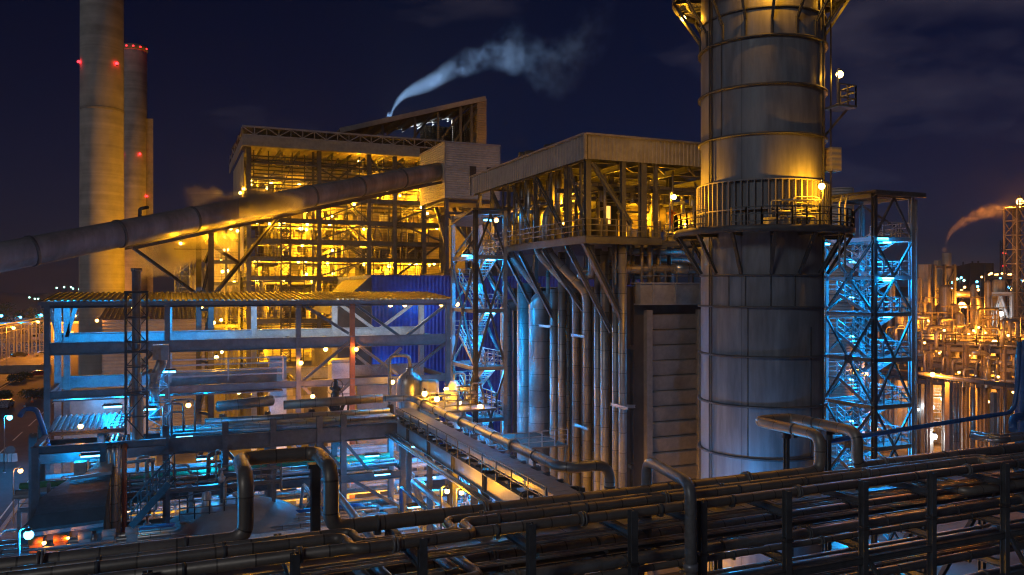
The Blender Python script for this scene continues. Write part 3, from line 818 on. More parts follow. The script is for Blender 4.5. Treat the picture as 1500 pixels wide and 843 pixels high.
for k in range(6): b.bar((24.2+k*2.6,HY+.6,28.2),(26.8+k*2.6,HY+3.4,28.2),.14)
b.build('rafter', M['steel'], rf)
for i, (u, v) in enumerate(((768,224),(777,222),(806,213),(815,211))):
    p = at_x(u, v, 29.5 if i < 2 else 28)
    b = MB(); b.lathe(p.x, p.y, [(.45,29.6),(.45,p.z-.4),(.52,p.z-.38),(.52,p.z),(.4,p.z),(.3,p.z-1)], 16); b.build('vent', M['casing'], rf)
for u in (834,785,745,721,703):
    y = ya(u, HX+.3); b = MB(); b.hb((HX+.3,y,23.0),(HX+.3,y,28.3),.26); b.build('column', M['steel'], hr)
b = MB(); b.hb((HX+.3,HY+.3,23.0),(HX+.3,HY+.3,28.3),.36); b.build('column', M['steel'], hr)
for x, w in ((26.7,.3),(28.2,.42),(29.2,.22),(34,.36),(38,.36)):
    b = MB(); b.hb((x,HY+.3,23.0),(x,HY+.3,28.3),w); b.build('column', M['steel'], hr)
for x in (29,34,39):
    for y in (50,57,63): b = MB(); b.hb((x,y,20),(x,y,28.6),.34); b.build('column', M['steel'], hr)
def hbr(p, q, w=.22, m='steel'):
    b = MB(); b.hb(p, q, w, w); b.build('brace', M[m], hr)
hbr((HX+.6,HY+.2,28.0),(27.3,HY+.2,24.2),.24)
hbr((HX+.2,52.0,28.0),(HX+.2,47.3,23.6)); hbr((HX+.2,60.7,28.0),(HX+.2,57.2,24.5)); hbr((HX+.2,63.4,28),(HX+.2,64.8,26.5)); hbr((HX+.25,53,24),(HX+.25,56.5,28),.16); hbr((HX+.25,45,24.5),(HX+.25,46.8,28),.16)
# service platform
b = MB(); b.box(HX,HY,23.05,29.5,HYE-1.6,23.35); b.box(29.5,HY+1.4,23.05,HXE,HYE-1.6,23.33); b.build('platform', M['steel'], hr)
b = MB(); b.hb((HX,HY,23.15),(HX,HYE-1.6,23.15),.22,.5); b.hb((HX,HY-.02,23.15),(29.5,HY-.02,23.15),.22,.5); b.build('edge_beam', M['steel'], hr)
b = MB(); rails(b, [(HX+.05,HYE-1.8,23.38),(HX+.05,HY+.05,23.38),(29.4,HY+.05,23.38)], step=1.1); b.build('railing', M['rail'], hr)
# struts from the platform edge back to the casing
for a, c2, w in (((854,352),(914,473),.34),((830,360),(896,487),.3),((795,366),(854,455),.28),((761,370),(815,475),.3),((740,372),(790,470),.26),((719,372),(759,447),.26),((702,375),(745,452),.26)):
    p = at_x(*a, HX+.1); q = at_x(*c2, 27.0); b = MB(); b.hb(p, q, w, w); b.build('strut', M['steel'], hr)
# casing
b = MB(); b.box(28.2,45.6,0,HXE,HYE,20.2); b.build('casing_body', M['casing'], hr)
b = MB()
for y in [46.0+k*1.9 for k in range(11)]: b.box(27.75,y,0,28.19,y+.32,20.1)
for z in (4,8,12,16): b.box(27.95,45.5,z,28.19,65,z+.25)
b.build('stiffener', M['casing'], hr)
for a, c2 in ((945,953),(1021,1028)):
    b = MB(); b.box(xa(a,45.4),45.15,0,xa(c2,45.4),45.58,18.6); b.build('corner_post', M['panel'], hr)
x0, x1 = xa(953,45.4), xa(1021,45.4)
for k in range(17):
    z = 18.3-k*1.04; b = MB()
    b.poly([(x0,45.5,z-1.0),(x1,45.5,z-1.0),(x1,45.3,z-.06),(x0,45.3,z-.06)]); b.poly([(x0,45.3,z-.06),(x1,45.3,z-.06),(x1,45.55,z),(x0,45.55,z)]); b.poly([(x0,45.5,z-1.0),(x0,45.3,z-.06),(x0,45.55,z)])
    b.build('casing_panel', M['panel'], hr)
b = MB(); b.box(xa(1029,45.4),45.5,0,36,45.58,18.4); b.build('side_sheet', M['panel'], hr)
b = MB(); b.box(28.3,44.9,19.05,HXE,45.58,20.35); b.box(28.2,44.8,20.352,HXE,46,20.45); b.box(28.2,44.8,18.95,HXE,45.58,19.05)
for x in (29.2,31,33,35): b.box(x,44.82,19.052,x+.1,44.9,20.35)
b.build('header_beam', M['duct'], hr)
b = MB(); rails(b, [(28.4,44.95,20.45),(35,44.95,20.45)], h=.9, n=2, step=.9, r=.04); b.build('railing', M['rail'], hr)
b = MB()
rg = random.Random(8)
for k in range(12):
    z = rg.uniform(20.9,22.8); y = rg.uniform(45.5,50); b.tube([(rg.uniform(26,29),y,z),(rg.uniform(32,38),y,z)], rg.uniform(.08,.32), 10)
for k in range(14):
    x, y = rg.uniform(26,37), rg.uniform(45.3,49); b.tube([(x,y,20.3),(x,y,23)], rg.uniform(.06,.2), 8)
b.build('header_piping', M['jacket_dark'], hr)
b = MB(); b.tube([(xa(985,45.2),45.0,21.4),(xa(1040,45),45.0,21.4)], .38, 14); b.build('header_drum', M['jacket'], hr)
b = MB(); rg2 = random.Random(71)
for k in range(26):
    y = rg2.uniform(45,62); x = rg2.uniform(24.3,26.5); b.tube([(x,y,23.3),(x,y,rg2.uniform(25,28.6))], rg2.uniform(.05,.17), 8)
for k in range(18):
    x = rg2.uniform(25,38); y = rg2.uniform(44.7,46.5); b.tube([(x,y,23.3),(x,y,rg2.uniform(24.6,28.4))], rg2.uniform(.04,.13), 8)
for k in range(12):
    z = rg2.uniform(24.2,28); x = rg2.uniform(24.4,26.5); y = rg2.uniform(45,56); b.tube([(x,y,z),(x,y+rg2.uniform(2,7),z)], rg2.uniform(.05,.16), 8)
b.build('crowded_piping', M['pipe_plain'], hr)
b = MB()
for k in range(5): b.hb((24.2,45.5+k*3.6,26.6+.2*(k%2)),(40,45.5+k*3.6,26.6+.2*(k%2)),.2,.3)
for k in range(9): x = 25+k*1.7; b.hb((x,44.9,25.9),(x,60,25.9),.12,.2)
for k in range(8): y = 45.5+k*2.2; b.hb((24.15,y,23.4),(24.15,y,28.2),.14)
b.build('inner_frame', M['steel'], hr)
for zz in (25.9,):
    b = MB(); b.box(26.4,46.4,zz-.06,31,49.2,zz); b.build('mezzanine', M['grating'], hr); b = MB(); rails(b, [(26.4,49.2,zz),(26.4,46.4,zz),(31,46.4,zz)], step=.8); b.build('railing', M['rail'], hr)
# deck equipment: drums, cabinets, valves under the canopy
b = MB(); b.tube([(30,48.3,25.2),(40,48.3,25.2)], .95, 20); b.tube([(26,55,25.6),(40,55,25.6)], .9, 20); b.build('steam_drum', M['jacket_dark'], hr)
b = MB(); p = at_y(884,338,47.0); b.box(p.x-.8,46.6,23.36,p.x+.9,48,26.2); b.box(p.x-.9,46.5,26.202,p.x+1.0,48.1,26.35); b.build('control_cabin', M['casing'], hr)
for k in range(3): b = MB(); b.box(p.x-.6+k*.5,46.5,24.4,p.x-.25+k*.5,46.59,25.6); b.build('cabin_window', M['glow_window' if k == 1 else 'glass'], hr)
b = MB()
for k in range(26):
    x, y = rg.uniform(24.6,38), rg.uniform(45.2,62); h = rg.uniform(1,4.6)
    b.tube([(x,y,23.3),(x,y,23.3+h),(x+rg.uniform(-2,2),y+rg.uniform(-.2,1.5),23.3+h)], rg.uniform(.05,.16), 8, .3)
b.build('valve_piping', M['pipe_plain'], hr)
b = MB()
for k in range(9):
    x, y = rg.uniform(24.8,33), rg.uniform(45.4,60); b.box(x,y,23.35,x+rg.uniform(.4,1.2),y+.7,23.3+rg.uniform(.7,1.7))
b.build('valve_cabinet', M['panel'], hr)
b = MB()
for k in range(5):
    x = 26+k*2.4; b.tube([(x,46,26.6),(x+1.6,46,26.6),(x+1.6,46,25.2)], .14, 8, .3); b.lathe(x, 46.0, [(.22,25.8),(.22,26.4),(.1,26.6)], 10)
b.hb((24,45.9,26.9),(39,45.9,26.9),.12,.18); b.hb((24,46.6,26.0),(39,46.6,26.0),.12,.18)
b.build('upper_piping', M['jacket'], hr)
b = MB(); lattice(b, 27.4,45.6,29.4,46.6,25.2,27.4,.06,1.1,.05); b.box(27.4,45.6,25.1,29.4,46.6,25.2); b.build('valve_stand', M['rail'], hr)
b = MB(); b.bar((30.4,44.5,24.2),(30.4,44.5,25.3),.2); b.box(30.2,44.4,25.0,30.7,44.7,25.15); b.build('red_valve', M['orange_paint'], hr)
# riser pipes on the west face: (photo column, dia px, foot z, top z)
for u, w, z1 in ((741,17,18.6),(768,22,20.5),(790,32,19.0),(812,14,20),(823,12,22.8),(876,12,22.8),(886,13,22.6),(902,11,22.9),(912,12,22.9)):
    x = 26.9; y = ya(u, x); D = y/ray(u)[1]; r_ = w/2/FP*D
    b = MB(); b.tube([(x,y,1.5),(x,y,z1),(x+1.2,y,z1)] if z1 < 20 else [(x,y,1.5),(x,y,z1)], r_, 14, .5); b.build('riser_pipe', M['jacket_riser'], hr)
for u, u2, w, vt, vb in ((787,844,14,372,432),(801,860,15,372,430),(747,790,12,372,428)):
    pT = at_x(u, vt, HX+.55); pB = at_x(u2, vb, 26.9); D = pT.length; r_ = w/2/FP*50
    xo, yo = pT.x, pT.y
    b = MB(); b.tube([(xo+1.6,yo+1.2,28.2),(xo+1.6,yo+1.2,26.6),(xo,yo,25.4),(xo,yo,22.7),(pB.x,pB.y,pB.z),(pB.x,pB.y,1.5)], r_, 14, .7); b.build('downcomer_pipe', M['jacket_riser'], hr)
for u, w in ((765,11),(775,11),(808,12),(818,12),(757,8)):
    x = 25.0; y = ya(u, x); b = MB(); b.tube([(x,y,23.3),(x,y,29.4)], w/2/FP*55, 12); b.build('vent_riser', M['jacket'], hr)
b = MB()
for k in range(10):
    y = 46.8+k*1.75; b.tube([(27.45,y,1),(27.45,y,20+rg.uniform(-1,2))], .16, 8)
b.build('drain_pipe', M['jacket_dark'], hr)
for u, v in ((797,478),(845,492),(780,608),(850,625),(905,595)):
    p = at_x(u, v, 26.5); b = MB(); b.hb((26.5,p.y-1.2,p.z),(26.5,p.y+.9,p.z),.14,.2); b.hb((26.5,p.y,p.z),(27.8,p.y,p.z-.1),.14,.2); b.build('pipe_clamp', M['galvanised'], hr)
b = MB(); p = at_x(870,395,25.6); b.tube([(25.4,p.y,22.9),(25.4,p.y,20.9),(25.4,p.y+1.9,20.9),(26.8,p.y+1.9,20.9)], .22, 10, .4); b.build('hanging_loop', M['jacket'], hr)

# ================================================================== EXHAUST STACK
SX, SY, SR = 30.65, 35.9, 3.36
sk = T('exhaust_stack', 'huge round steel exhaust stack with ring flanges and two platforms', 'stack', (SX,SY,0))
b = MB(); b.lathe(SX, SY, [(SR,0)]+[(SR,z) for z in (6,12,18,24,30,36,42,48)]+[(SR*.94,48)], 72); b.build('shell', M['stack_plate'], sk)
for z in (8.4,11.0,13.75,16.4,19.05,28.25,30.85,33.4):
    b = MB(); b.lathe(SX, SY, [(SR,z-.06),(SR+.17,z-.05),(SR+.17,z+.05),(SR,z+.06)], 72); b.build('ring_flange', M['steel'], sk)
for z in (20.75, 34.9):
    b = MB(); b.lathe(SX, SY, [(SR,z-.05),(SR+.1,z-.05),(SR+.1,z+.05),(SR,z+.05)], 72); b.build('ring_flange', M['steel'], sk)
def sp(ang, r, z):   # degrees, 0 = towards the eye, positive east
    a = math.atan2(-SY, -SX)+R(ang); return V((SX+math.cos(a)*r, SY+math.sin(a)*r, z))
b = MB()
for ang, z0, z1 in ((-12,11.1,19),(-38,28.3,33.3),(48,11.1,18),(8,19.1,23),(-30,19.1,20.7),(-14,19.1,20.7),(30,19.1,20.7)): b.bar(sp(ang,SR+.01,z0), sp(ang,SR+.01,z1), .06)
b.build('weld_seam', M['steel'], sk)
fb = MB()
fb.lathe(SX, SY, [(SR,25.78),(SR+.22,25.76),(SR+.22,25.84),(SR,25.86)], 72); fb.lathe(SX, SY, [(SR,24.2),(SR+.26,24.2),(SR+.26,24.28),(SR,24.3)], 72)
fb.build('collar', M['stack_steel'], sk)
b = MB()
for k in range(64):
    a = k*360/64; n = sp(a,1,0)-V((SX,SY,0))
    b.bar(sp(a,SR+.13,23.4), sp(a,SR+.13,25.76), .07, .26, up=(n.x,n.y,0))
b.build('collar_fin', M['stack_steel'], sk)
# lower platform
def annulus(mb, r0, r1, z0, z1, seg=40): mb.lathe(SX, SY, [(r0,z0),(r1,z0),(r1,z1),(r0,z1),(r0,z0)], seg)
def grate(r0, r1, z, n=150):
    b = MB()
    for k in range(n): b.bar(sp(k*360/n, r0, z), sp(k*360/n, r1, z), .05, .06)
    m = max(3, round((r1-r0)/.3))
    for k in range(m+1):
        r_ = r0+(r1-r0)*k/m; b.lathe(SX, SY, [(r_-.03,z-.03),(r_+.03,z-.03),(r_+.03,z+.035),(r_-.03,z+.035),(r_-.03,z-.03)], 48)
    return b
pl = grate(SR+.03, 4.85, 23.08).build('platform', M['grating'], sk)
b = MB(); annulus(b, 4.78, 4.9, 22.95, 23.32); b.build('toe_board', M['steel'], pl)
b = MB()
for k in range(40):
    p, q = sp(k*9,4.84,23.14), sp(k*9+9,4.84,23.14)
    if k in (36,37): continue
    rails(b, [p,q], step=1)
b.build('railing', M['rail'], pl)
for k in range(14):
    a = k*360/14+8; b = MB(); b.hb(sp(a,4.75,22.95), sp(a,SR+.1,20.85), .16,.16); b.hb(sp(a,SR,22.93), sp(a,4.8,22.93), .14,.18); b.build('strut', M['dark_steel'], sk)
b = MB()
rg = random.Random(4)
for k in range(16):
    p = sp(rg.uniform(4,48), rg.uniform(3.7,4.5), 23.2); h = rg.uniform(.5,1.7); q = sp(rg.uniform(4,48), rg.uniform(3.7,4.4), 23.2+h)
    b.tube([p, p+V((0,0,h)), q], rg.uniform(.03,.07), 6, .15)
for k in range(6): p = sp(rg.uniform(4,44), 4.1, 23.15); b.box(p.x-.25,p.y-.2,23.15,p.x+.25,p.y+.2,23.4+rg.uniform(.2,.9))
b.build('sampling_gear', M['galvanised'], sk)
b = MB(); p = sp(62,4.6,23.1)
for o in (-.2,.2): b.tube([p+V((o,0,-2)), p+V((o,0,1.4)), p+V((o+.5,.3,1.9))], .05, 6, .2)
b.build('access_gate', M['galvanised'], sk)
# bridge from the boiler platform
b = MB(); b.box(29.5,38.6,23.0,31.4,45.6,23.12); br = T('access_bridge', 'railed steel bridge from the boiler platform to the exhaust stack', 'bridge', (30,42,23))
b.build('deck', M['grating'], br); b = MB(); b.hb((29.5,39.6,22.9),(29.5,45.6,22.9),.14,.34); b.hb((31.4,39.6,22.9),(31.4,45.6,22.9),.14,.34); b.build('girder', M['steel'], br)
b = MB(); rails(b, [(29.55,40.2,23.12),(29.55,44.0,23.12)], step=.9); rails(b, [(31.35,40.2,23.12),(31.35,45.4,23.12)], step=.9); b.build('railing', M['rail'], br)
# upper platform
pl = grate(SR+.03, 4.95, 36.76, 170).build('platform', M['grating'], sk)
b = MB()
for k in range(40): rails(b, [sp(k*9,4.92,36.8), sp(k*9+9,4.92,36.8)], step=1)
b.build('railing', M['rail'], pl)
b = MB(); annulus(b, 4.1, 4.22, 36.5, 36.7); annulus(b, 4.85, 4.98, 36.4, 36.7); b.build('ring_beam', M['steel'], pl)
for k in range(16):
    a = k*22.5+9; b = MB(); b.hb(sp(a,4.9,36.5), sp(a,SR+.12,34.3), .13,.13); b.hb(sp(a,SR,36.55), sp(a,4.95,36.55),.14,.2); b.bar(sp(a,SR+.05,34.4), sp(a,SR+.05,33.45),.1); b.build('strut', M['steel'], sk)
b = MB()
for a_, r_ in ((-52,.05),(-49,.04),(66,.06)): b.tube([sp(a_,SR+.12,0), sp(a_,SR+.12,22.9)], r_, 6); b.tube([sp(a_,SR+.12,25.9), sp(a_,SR+.12,36)], r_, 6)
b.build('cable_conduit', M['dark_steel'], sk)
# side balcony, instrument box, ladder
q = sp(86, SR+.75, 0); b = MB(); b.box(q.x-.65,q.y-.6,29.9,q.x+.65,q.y+.6,30.02); b.hb((q.x+.5,q.y,29.9), sp(86,SR,28.5),.12); rails(b, [(q.x-.6,q.y-.55,30.02),(q.x+.6,q.y-.55,30.02),(q.x+.6,q.y+.55,30.02)], step=.6, r=.03); b.build('balcony', M['rail'], sk)
q = sp(88, SR+.35, 0); b = MB(); b.box(q.x-.35,q.y-.35,26.5,q.x+.35,q.y+.35,27.8); b.build('instrument_box', M['clad_cream'], sk)
b = MB(); q = sp(82, SR+.3, 0); q2 = sp(88, SR+.3, 0)
for o in (q, q2): b.bar((o.x,o.y,23.2),(o.x,o.y,36.4),.06)
for k in range(26): z = 23.6+k*.5; b.bar((q.x,q.y,z),(q2.x,q2.y,z),.045)
b.build('ladder', M['dark_steel'], sk)

# ================================================================== STAIR TOWERS
TOWER_LAMPS = {}
def stair_tower(label, x0, x1, y0, y1, zt, levels, slope=0):
    t = T('stair_tower', label, 'stair tower', ((x0+x1)/2,(y0+y1)/2,0))
    for x in (x0,x1):
        for y in (y0,y1): b = MB(); b.hb((x,y,0),(x,y,zt-(slope if y == y1 else 0)),.3,.3); b.build('post', M['pale_steel'] if not (x == x0 and y == y0) else M['dark_steel'], t)  # near corner post in darker steel, its unlit look put into the colour
    for z in levels+[zt-slope]:
        b = MB()
        for a, c2 in (((x0,y0),(x1,y0)),((x0,y0),(x0,y1)),((x1,y0),(x1,y1)),((x0,y1),(x1,y1))): b.hb((*a,z-.15),(*c2,z-.15),.2,.3)
        b.build('beam', M['pale_steel'], t)
    lv = [0]+levels+[zt-slope]
    for i, (a, c2) in enumerate(zip(lv, lv[1:])):
        b = MB(); m = (a+c2)/2; ym = (y0+y1)/2
        if i % 2 == 0 and i+2 < len(lv):
            d2 = lv[i+2]; b.hb((x0-.06,y0,a),(x0-.06,y1,d2-.3),.15); b.hb((x0-.08,y1,a),(x0-.08,y0,d2-.3),.15)
            b.box(x0-.12,ym-.35,(a+d2)/2-.45,x0-.02,ym+.35,(a+d2)/2+.15)
        if i % 2: b.hb((x0,y0-.06,c2-.3),((x0+x1)/2,y0-.06,a),.14); b.hb((x1,y0-.06,c2-.3),((x0+x1)/2,y0-.06,a),.14)
        else: b.hb((x0,y0-.06,a),((x0+x1)/2,y0-.06,c2-.3),.14); b.hb((x1,y0-.06,a),((x0+x1)/2,y0-.06,c2-.3),.14)
        b.hb((x1,y0,a),(x1,y1,c2-.3),.14); b.hb((x0,y1,a),(x1,y1,c2-.3),.14)
        b.build('brace', M['steel'], t)
    pr = None
    w = (x1-x0)/2-.35
    for i, (a, c2) in enumerate(zip(lv, lv[1:-1])):
        m = (a+c2)/2
        if c2-a < .5: continue
        stairs((x0+.25,y0+.9,a), (x0+.25,y1-.9,m), w, (1,0,0), t, 'galvanised', 'galvanised')
        stairs((x0+.45+w,y1-.9,m), (x0+.45+w,y0+.9,c2), w, (1,0,0), t, 'galvanised', 'galvanised')
        b = MB(); b.box(x0+.1,y1-.95,m-.08,x1-.1,y1-.1,m); b.box(x0+.1,y0+.1,c2-.08,x1-.1,y0+.95,c2); l = b.build('landing', M['grating'], t)
        TOWER_LAMPS.setdefault(label, []).extend([((x0+x1)/2+.3, y1-.6, m-.3), ((x0+x1)/2+.3, y0+.8, c2-.35)])
        b = MB(); rails(b, [(x0+.1,y1-.08,m),(x1-.1,y1-.08,m)], step=.8); rails(b, [(x0+.1,y0+.08,c2),(x1-.1,y0+.08,c2)], step=.8); rails(b, [(x1-.08,y0+.1,c2),(x1-.08,y1-.9,c2)], step=1.2); b.build('railing', M['galvanised'], l)
    return t
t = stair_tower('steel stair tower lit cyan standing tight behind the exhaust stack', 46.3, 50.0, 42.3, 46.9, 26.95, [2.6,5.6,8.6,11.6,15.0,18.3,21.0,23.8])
b = MB(); b.box(45.9,41.8,26.95,50.9,47.6,27.1); b.hb((45.9,41.8,26.85),(50.9,41.8,26.85),.14,.24); b.build('roof', M['steel'], t)
b = MB(); b.tube([(50.35,42.2,1),(50.35,42.2,26.6)], .09, 8); b.build('drain_pipe', M['galvanised'], t)
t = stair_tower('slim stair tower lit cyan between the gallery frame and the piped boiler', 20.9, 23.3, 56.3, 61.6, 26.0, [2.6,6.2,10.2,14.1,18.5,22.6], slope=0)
b = MB(); b.poly([(20.6,62,25.2),(23.3,62,25.2),(23.3,56,26.15),(20.6,56,26.15)]); b.poly([(20.6,62,25.2),(20.6,56,26.15),(20.6,56,26.0),(20.6,62,25.05)]); b.poly([(20.6,56,26.0),(20.6,56,26.15),(23.3,56,26.15),(23.3,56,26.0)]); b.build('roof', M['steel'], t)
# ================================================================== NEAR PIPE RACK (front y=22.45, back y=26.3)
RY = 22.45
rk = T('pipe_rack', 'near dark steel pipe rack crossing the whole bottom of the view', 'pipe rack', (14,24.4,0))
px = [r_*RY for r_ in (-.55,-.365,-.195,-.03,.1347,.297,.4532,.617,.74,.9053,1.07,1.2316,1.4227,1.6,1.78)]
for x in px:
    for y, zt in ((RY,12.72),(26.4,12.1)):
        b = MB(); b.hb((x,y,0),(x,y,zt),.24,.26,up=(0,1,0)); p = b.build('post', M['steel'], rk)
        if y == RY: b = MB(); b.box(x-.16,y-.17,10.9,x+.16,y+.17,10.96); b.box(x-.15,y-.15,10.97,x+.15,y+.15,11.02); b.build('splice_plate', M['dark_steel'], p)
for z in (12.05,10.35,8.6,6.4):
    b = MB()
    for x in px: b.hb((x,RY+.13,z-.15),(x,26.27,z-.15),.2,.28)
    b.build('cross_beam', M['steel'], rk)
    b = MB(); b.hb((px[0],26.4,z-.6),(px[-1],26.4,z-.6),.16,.26)
    if z < 12: b.hb((px[0],RY,z-.62),(px[-1],RY,z-.62),.16,.26)
    b.build('long_beam', M['steel'], rk)
for i in (4,6,9,10,12,13):
    b = MB(); x = px[i]; b.hb((x+.1,RY-.02,9.9),(x+1.9,RY-.02,7.4),.14); b.build('brace', M['steel'], rk)
b = MB()
for i in (11,12): b.hb((px[i]+.2,26.3,5.6),(px[i+1]-.2,26.3,9.6),.2)
b.build('brace', M['steel'], rk)
GP = 'pipes on the near pipe rack'
def pipe(label, pts, r, m='jacket_dark', bend=.5, group=None, seg=14, cat='pipe', name='pipe', fl=0):
    b = MB(); b.tube(pts, r, seg, bend)
    o = one(b, name, label, cat, M[m], pts[0], group)
    if fl:                                  # flanges and clamp shoes along the straights
        n = 0
        for p, q in zip(pts, pts[1:]):
            p, q = V(p), V(q); d = (q-p); L_ = d.length
            if L_ < 3: continue
            d.normalize(); s = fl*.4
            while s < L_-1 and n < 60:
                c = p+d*s; b = MB()
                if n % 3 == 0: b.tube([c-d*.09, c-d*.012], r*1.38, seg); b.tube([c+d*.012, c+d*.09], r*1.38, seg); b.build('flange', M['pipe_plain'], o)
                else: b.tube([c-d*.05, c+d*.05], r*1.1, seg); b.bar(c-V((0,0,r*1.5)), c-V((0,0,r*.7)), r*.9, .16); b.build('pipe_clamp', M['steel'], o)
                s += fl; n += 1
    return o
XL, XR = -16, 47
yA, zA = 25.2, 12.46; zl = 14.35
pipe('thick insulated pipe along the top of the near rack with two tall raised loops', [(XL,yA,zA),(1.95,yA,zA),(1.95,yA,zl),(1.95,yA+2.6,zl),(4.5,yA+2.6,zl),(4.5,yA,zl),(4.5,yA,zA),
     (24.55,yA,zA),(24.55,yA,13.95),(24.55,yA+3.9,13.95),(26.6,yA+3.9,13.95),(26.6,yA,13.95),(26.6,yA,zA),(XR,yA,zA)], .24, 'jacket_dark', .5, GP, 20, fl=3.7)
xj0, xj1 = xa(500, 24.0), xa(672, 24.0)
for k, (y, r_, z) in enumerate(((24.32,.125,12.56),(23.78,.16,12.58))):
    d = .0 if k else .42
    pipe(('thin pipe beside the thick looped pipe, jogging sideways twice','medium pipe on the rack front with sideways jogs above its posts')[k], [(XL,y,z),(xj0+d*.9,y,z),(xj0+d*.9,y-1.25,z),(xj1-d*.9,y-1.25,z),(xj1-d*.9,y,z),(xa(1432,y)+d*.3,y,z),(xa(1432,y)+d*.3,y-.55,z),(XR,y-.55,z)], r_, 'jacket_dark', .42, GP, 16, fl=3.2)
pipe('dark plain pipe just behind the post tops of the near rack', [(XL,22.86,12.52),(XR,22.86,12.52)], .17, 'jacket_dark', 0, GP, 16, fl=3.0)
rg = random.Random(17)
kinds = ['jacket_dark','pipe_plain','jacket_dark','dark_steel','jacket_dark','pipe_plain']
desc = {(10.35,23.1):'near edge of the second tier',(10.35,23.8):'second tier, next to the edge',(10.35,24.5):'middle of the second tier',(10.35,25.2):'second tier towards the back',(10.35,25.8):'back edge of the second tier',
        (8.6,23.2):'near edge of the third tier',(8.6,24.0):'third tier, next to the edge',(8.6,24.9):'middle of the third tier',(8.6,25.7):'back edge of the third tier',
        (6.4,23.3):'near edge of the bottom tier',(6.4,24.4):'middle of the bottom tier',(6.4,25.5):'back edge of the bottom tier'}
for i, ((z, y), tx) in enumerate(desc.items()):
    r_ = (.12,.2,.09,.16,.24,.18,.1,.22,.14,.25,.16,.2)[i]
    pipe(('slender ','fat ','thin ','medium ','broad ','medium ','narrow ','fat ','slim ','broad ','medium ','fat ')[i]+'dark pipe at the '+tx+' of the near rack', [(XL,y,z+r_),(XR,y,z+r_)], r_, kinds[i%6], 0, GP, 12, fl=4.1)
# cable tray on the second tier
t = T('cable_tray', 'flat covered cable tray slung under the top pipes of the near rack', 'cable tray', (14,25.9,11.2))
b = MB(); b.box(XL,24.9,11.3,XR,25.9,11.34); b.box(XL,24.86,11.3,XR,24.9,11.46); b.box(XL,25.9,11.3,XR,25.94,11.46)
for x in [XL+k*1.6 for k in range(39)]: b.box(x,24.9,11.341,x+.06,25.9,11.36)
b.build('tray', M['galvanised'], t)
for i, (z, y0_, n_, tx) in enumerate(((12.2,25.62,3,'beside the thick looped pipe'),(11.75,23.3,4,'hanging below the front top pipes'),(10.9,24.2,4,'over the second tier'),(9.3,22.75,3,'clipped along the third tier edge'),(7.6,23.0,3,'above the bottom tier edge'))):
    t = T('conduit_run', 'run of thin parallel conduits '+tx+' of the near rack', 'conduit', (14,y0_,z), GP)
    for k in range(n_):
        b = MB(); r_ = .03+.012*(k%2); b.tube([(XL,y0_+k*.13,z),(XR,y0_+k*.13,z)], r_, 6); b.build('conduit', M['galvanised' if k % 2 else 'pipe_plain'], t)
    for x in px: b = MB(); b.box(x-.05,y0_-.08,z-.09,x+.05,y0_+n_*.13-.05,z-.045); b.build('saddle', M['steel'], t)
# hop pipe over the top, second tier loops, support stools
pipe('smooth steel pipe hooked over the near rack and dropping down its front', [(16.5,25.75,10.5),(16.5,25.75,13.5),(15.85,22.05,13.5),(15.85,22.05,3)], .2, 'pipe_plain', .6, GP, 16)
b = MB(); b.tube([(15.85,22.05,10.6),(15.85,22.05,10.85)],.25,14); b.bar((15.6,22.3,10.5),(16.3,22.3,10.5),.08)
one(b, 'pipe_clamp', 'clamp ring on the smooth dropping pipe of the near rack', 'clamp', M['galvanised'], (15.85,22.05,10.5))
for k, (u1, u2, dy) in enumerate(((545,692,0),(572,668,.5))):
    x1, x2 = xa(u1,24.0), xa(u2,24.0); z = 11.0
    pipe(('outer','inner')[k]+' pipe of the low twin loop pushed out of the near rack', [(x1-.2,26.2,z),(x1,23.2+dy,z),(x2,23.2+dy,z),(x2-.2,26.2,z)], .17, 'jacket_dark', .4, GP, 14)
for k, (u1, u2, dy) in enumerate(((1395,1700,0),(1410,1700,.55))):
    x1 = xa(u1,23.6); z = 11.55
    pipe(('outer','inner')[k]+' pipe of the side loop at the far end of the near rack', [(x1+.4,25.6,z),(x1+.4,23.3+dy,z-.1),(XR,23.3+dy,z-.1)], .19, 'jacket_dark', .4, GP, 14)
for k, (u, v) in enumerate(((1152,655),(1213,640))):
    x = xa(u, 28.4 if k == 0 else 27.4); y = 28.4 if k == 0 else 27.4
    t = T('pipe_stool', ('farther','nearer')[k]+' dark stool post with a clamp under the tall pipe loop', 'pipe support', (x,y,0))
    b = MB(); b.hb((x,y,0),(x,y,13.45),.2); b.build('post', M['dark_steel'], t); b = MB(); b.box(x-.25,y-.15,13.45,x+.25,y+.15,13.6); b.lathe(x,y,[(.2,13.2),(.2,13.45)],10); b.build('clamp', M['dark_steel'], t)
t = T('pipe_stool', 'grey stool post beneath the big square pipe loop', 'pipe support', (4.4,27.2,0)); b = MB(); b.hb((4.4,27.6,0),(4.4,27.6,13.9),.3); b.build('post', M['dark_steel'], t)
b = MB(); b.box(4.15,27.4,13.9,4.65,27.8,14.04); b.build('cap_plate', M['dark_steel'], t)
